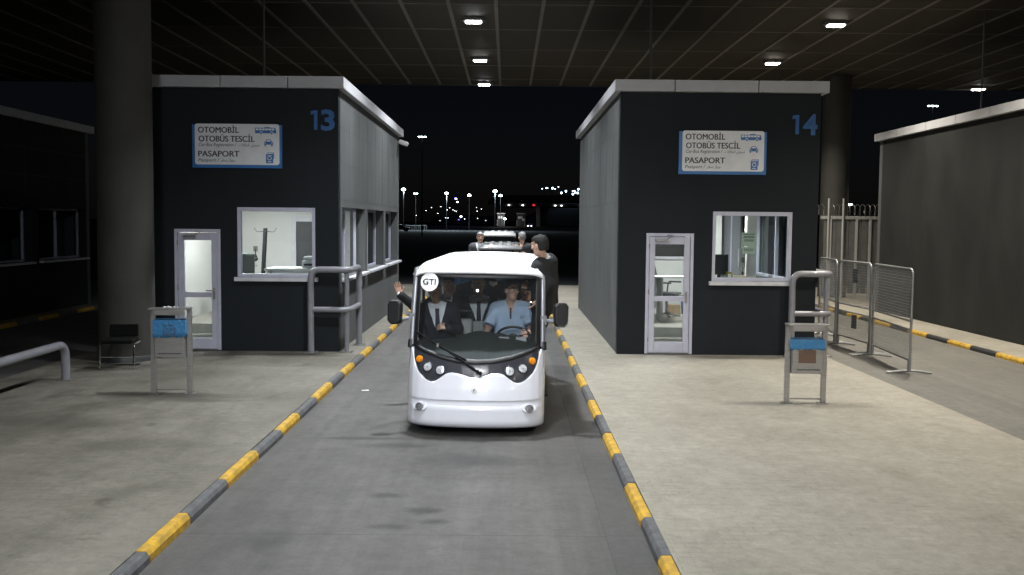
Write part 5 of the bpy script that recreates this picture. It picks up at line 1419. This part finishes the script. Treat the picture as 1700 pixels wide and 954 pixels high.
# man riding on the right side step
person('man in dark suit riding on the right side step of the bus', (.455, 12.06, 1.44), (.445, 11.95, 1.955), (.385, 11.86, 2.13), (-.80, .58, -.10),
    [(1, (.33, 12.20, 1.70), (.27, 12.04, 1.62), (-.6, -.3, .2), (0, -1, 0), .5), (-1, (.50, 11.76, 1.68), (.36, 11.72, 1.50), (-.5, -.1, -.8), (-1, 0, 0), .3)],
    [((.33, 12.14, .98), (.34, 12.18, .44), (.26, 12.22, .39)), ((.345, 12.0, .98), (.35, 12.04, .44), (.27, 12.04, .39))], hair='hairdark', tie=False, res=.008, topmat=M['suitblack'], fcol=(-.92, .38, 0), hem=.06)
# men by the carts
person('grey haired man in grey suit riding on the left of the grey cart', (-.66, 24.05, 1.30), (-.67, 24.0, 1.86), (-.655, 23.95, 2.04), (.1, -1, -.1),
    [(1, (-.90, 23.95, 1.58), (-.86, 23.85, 1.32), (0, -.2, -1), (1, 0, 0), .3), (-1, (-.50, 23.85, 1.60), (-.45, 23.7, 1.72), (.3, -.3, .8), (0, -1, 0), .6)],
    [((-.60, 24.0, .80), (-.60, 24.05, .38), (-.60, 23.9, .33)), ((-.70, 24.0, .80), (-.70, 24.05, .38), (-.70, 23.9, .33))], hair='hairgrey', tie=False, res=.011, topmat=M['suitgrey'], moustache=True)
person('man in dark short sleeved shirt at the right of the grey cart', (.36, 24.05, 1.32), (.36, 24.0, 1.87), (.35, 24.0, 2.05), (-.5, .85, -.1),
    [(1, (.17, 24.0, 1.62), (.20, 23.85, 1.76), (0, -.3, .8), (0, -1, 0), .6), (-1, (.50, 23.92, 1.60), (.34, 23.80, 1.70), (-.8, -.2, .3), (0, -1, 0), .5)],
    [((.30, 24.0, .80), (.30, 24.05, .38), (.30, 23.9, .33)), ((.42, 24.0, .80), (.42, 24.05, .38), (.42, 23.9, .33))], top='tee', hair='hairgrey', res=.011, topmat=M['tee'], fcol=(-.3, -.95, 0))
# ------------------------------------------------------------------ camera, night sky, render settings
cam = bpy.data.cameras.new('camera'); cam.sensor_width = 36; cam.lens = 35.0; cam.clip_end = 4000; cam.clip_start = .05
co = bpy.data.objects.new('camera', cam); COL.objects.link(co); S.camera = co
rt = Vector((0.9999492824, -0.0043358256, 0.009090282)); dn = Vector((0.0087883515, -0.0651972463, -0.9978336955)); fw = Vector((0.0049190942, 0.9978629764, -0.0651558349))
m = Matrix.Identity(4)
for i in range(3): m[i][0], m[i][1], m[i][2] = rt[i], -dn[i], -fw[i]
m.translation = Vector((0, 0, 2.4)); co.matrix_world = m
wd = bpy.data.worlds.new('World'); S.world = wd; wd.use_nodes = True
nt = wd.node_tree; bg = nt.nodes['Background']
sky = nt.nodes.new('ShaderNodeTexSky'); sky.sky_type = 'NISHITA'; sky.sun_disc = False
sky.sun_elevation = R(55); sky.sun_rotation = R(200)
tint = nt.nodes.new('ShaderNodeMix'); tint.data_type = 'RGBA'; tint.blend_type = 'MULTIPLY'; tint.inputs['Factor'].default_value = 1
tint.inputs[7].default_value = (1.0, 0.9, 1.08, 1)
nt.links.new(sky.outputs[0], tint.inputs[6]); nt.links.new(tint.outputs[2], bg.inputs[0]); bg.inputs[1].default_value = SKY
S.render.engine = 'CYCLES'
cy = S.cycles
cy.use_denoising = True; cy.max_bounces = 7; cy.diffuse_bounces = 4; cy.transparent_max_bounces = 16; cy.glossy_bounces = 4
cy.sample_clamp_indirect = 4; cy.caustics_reflective = False; cy.caustics_refractive = False
cy.use_light_tree = True
S.view_settings.view_transform = 'Standard'; S.view_settings.look = 'None'; S.view_settings.gamma = 1; S.view_settings.exposure = 0
S.view_settings.use_curve_mapping = False
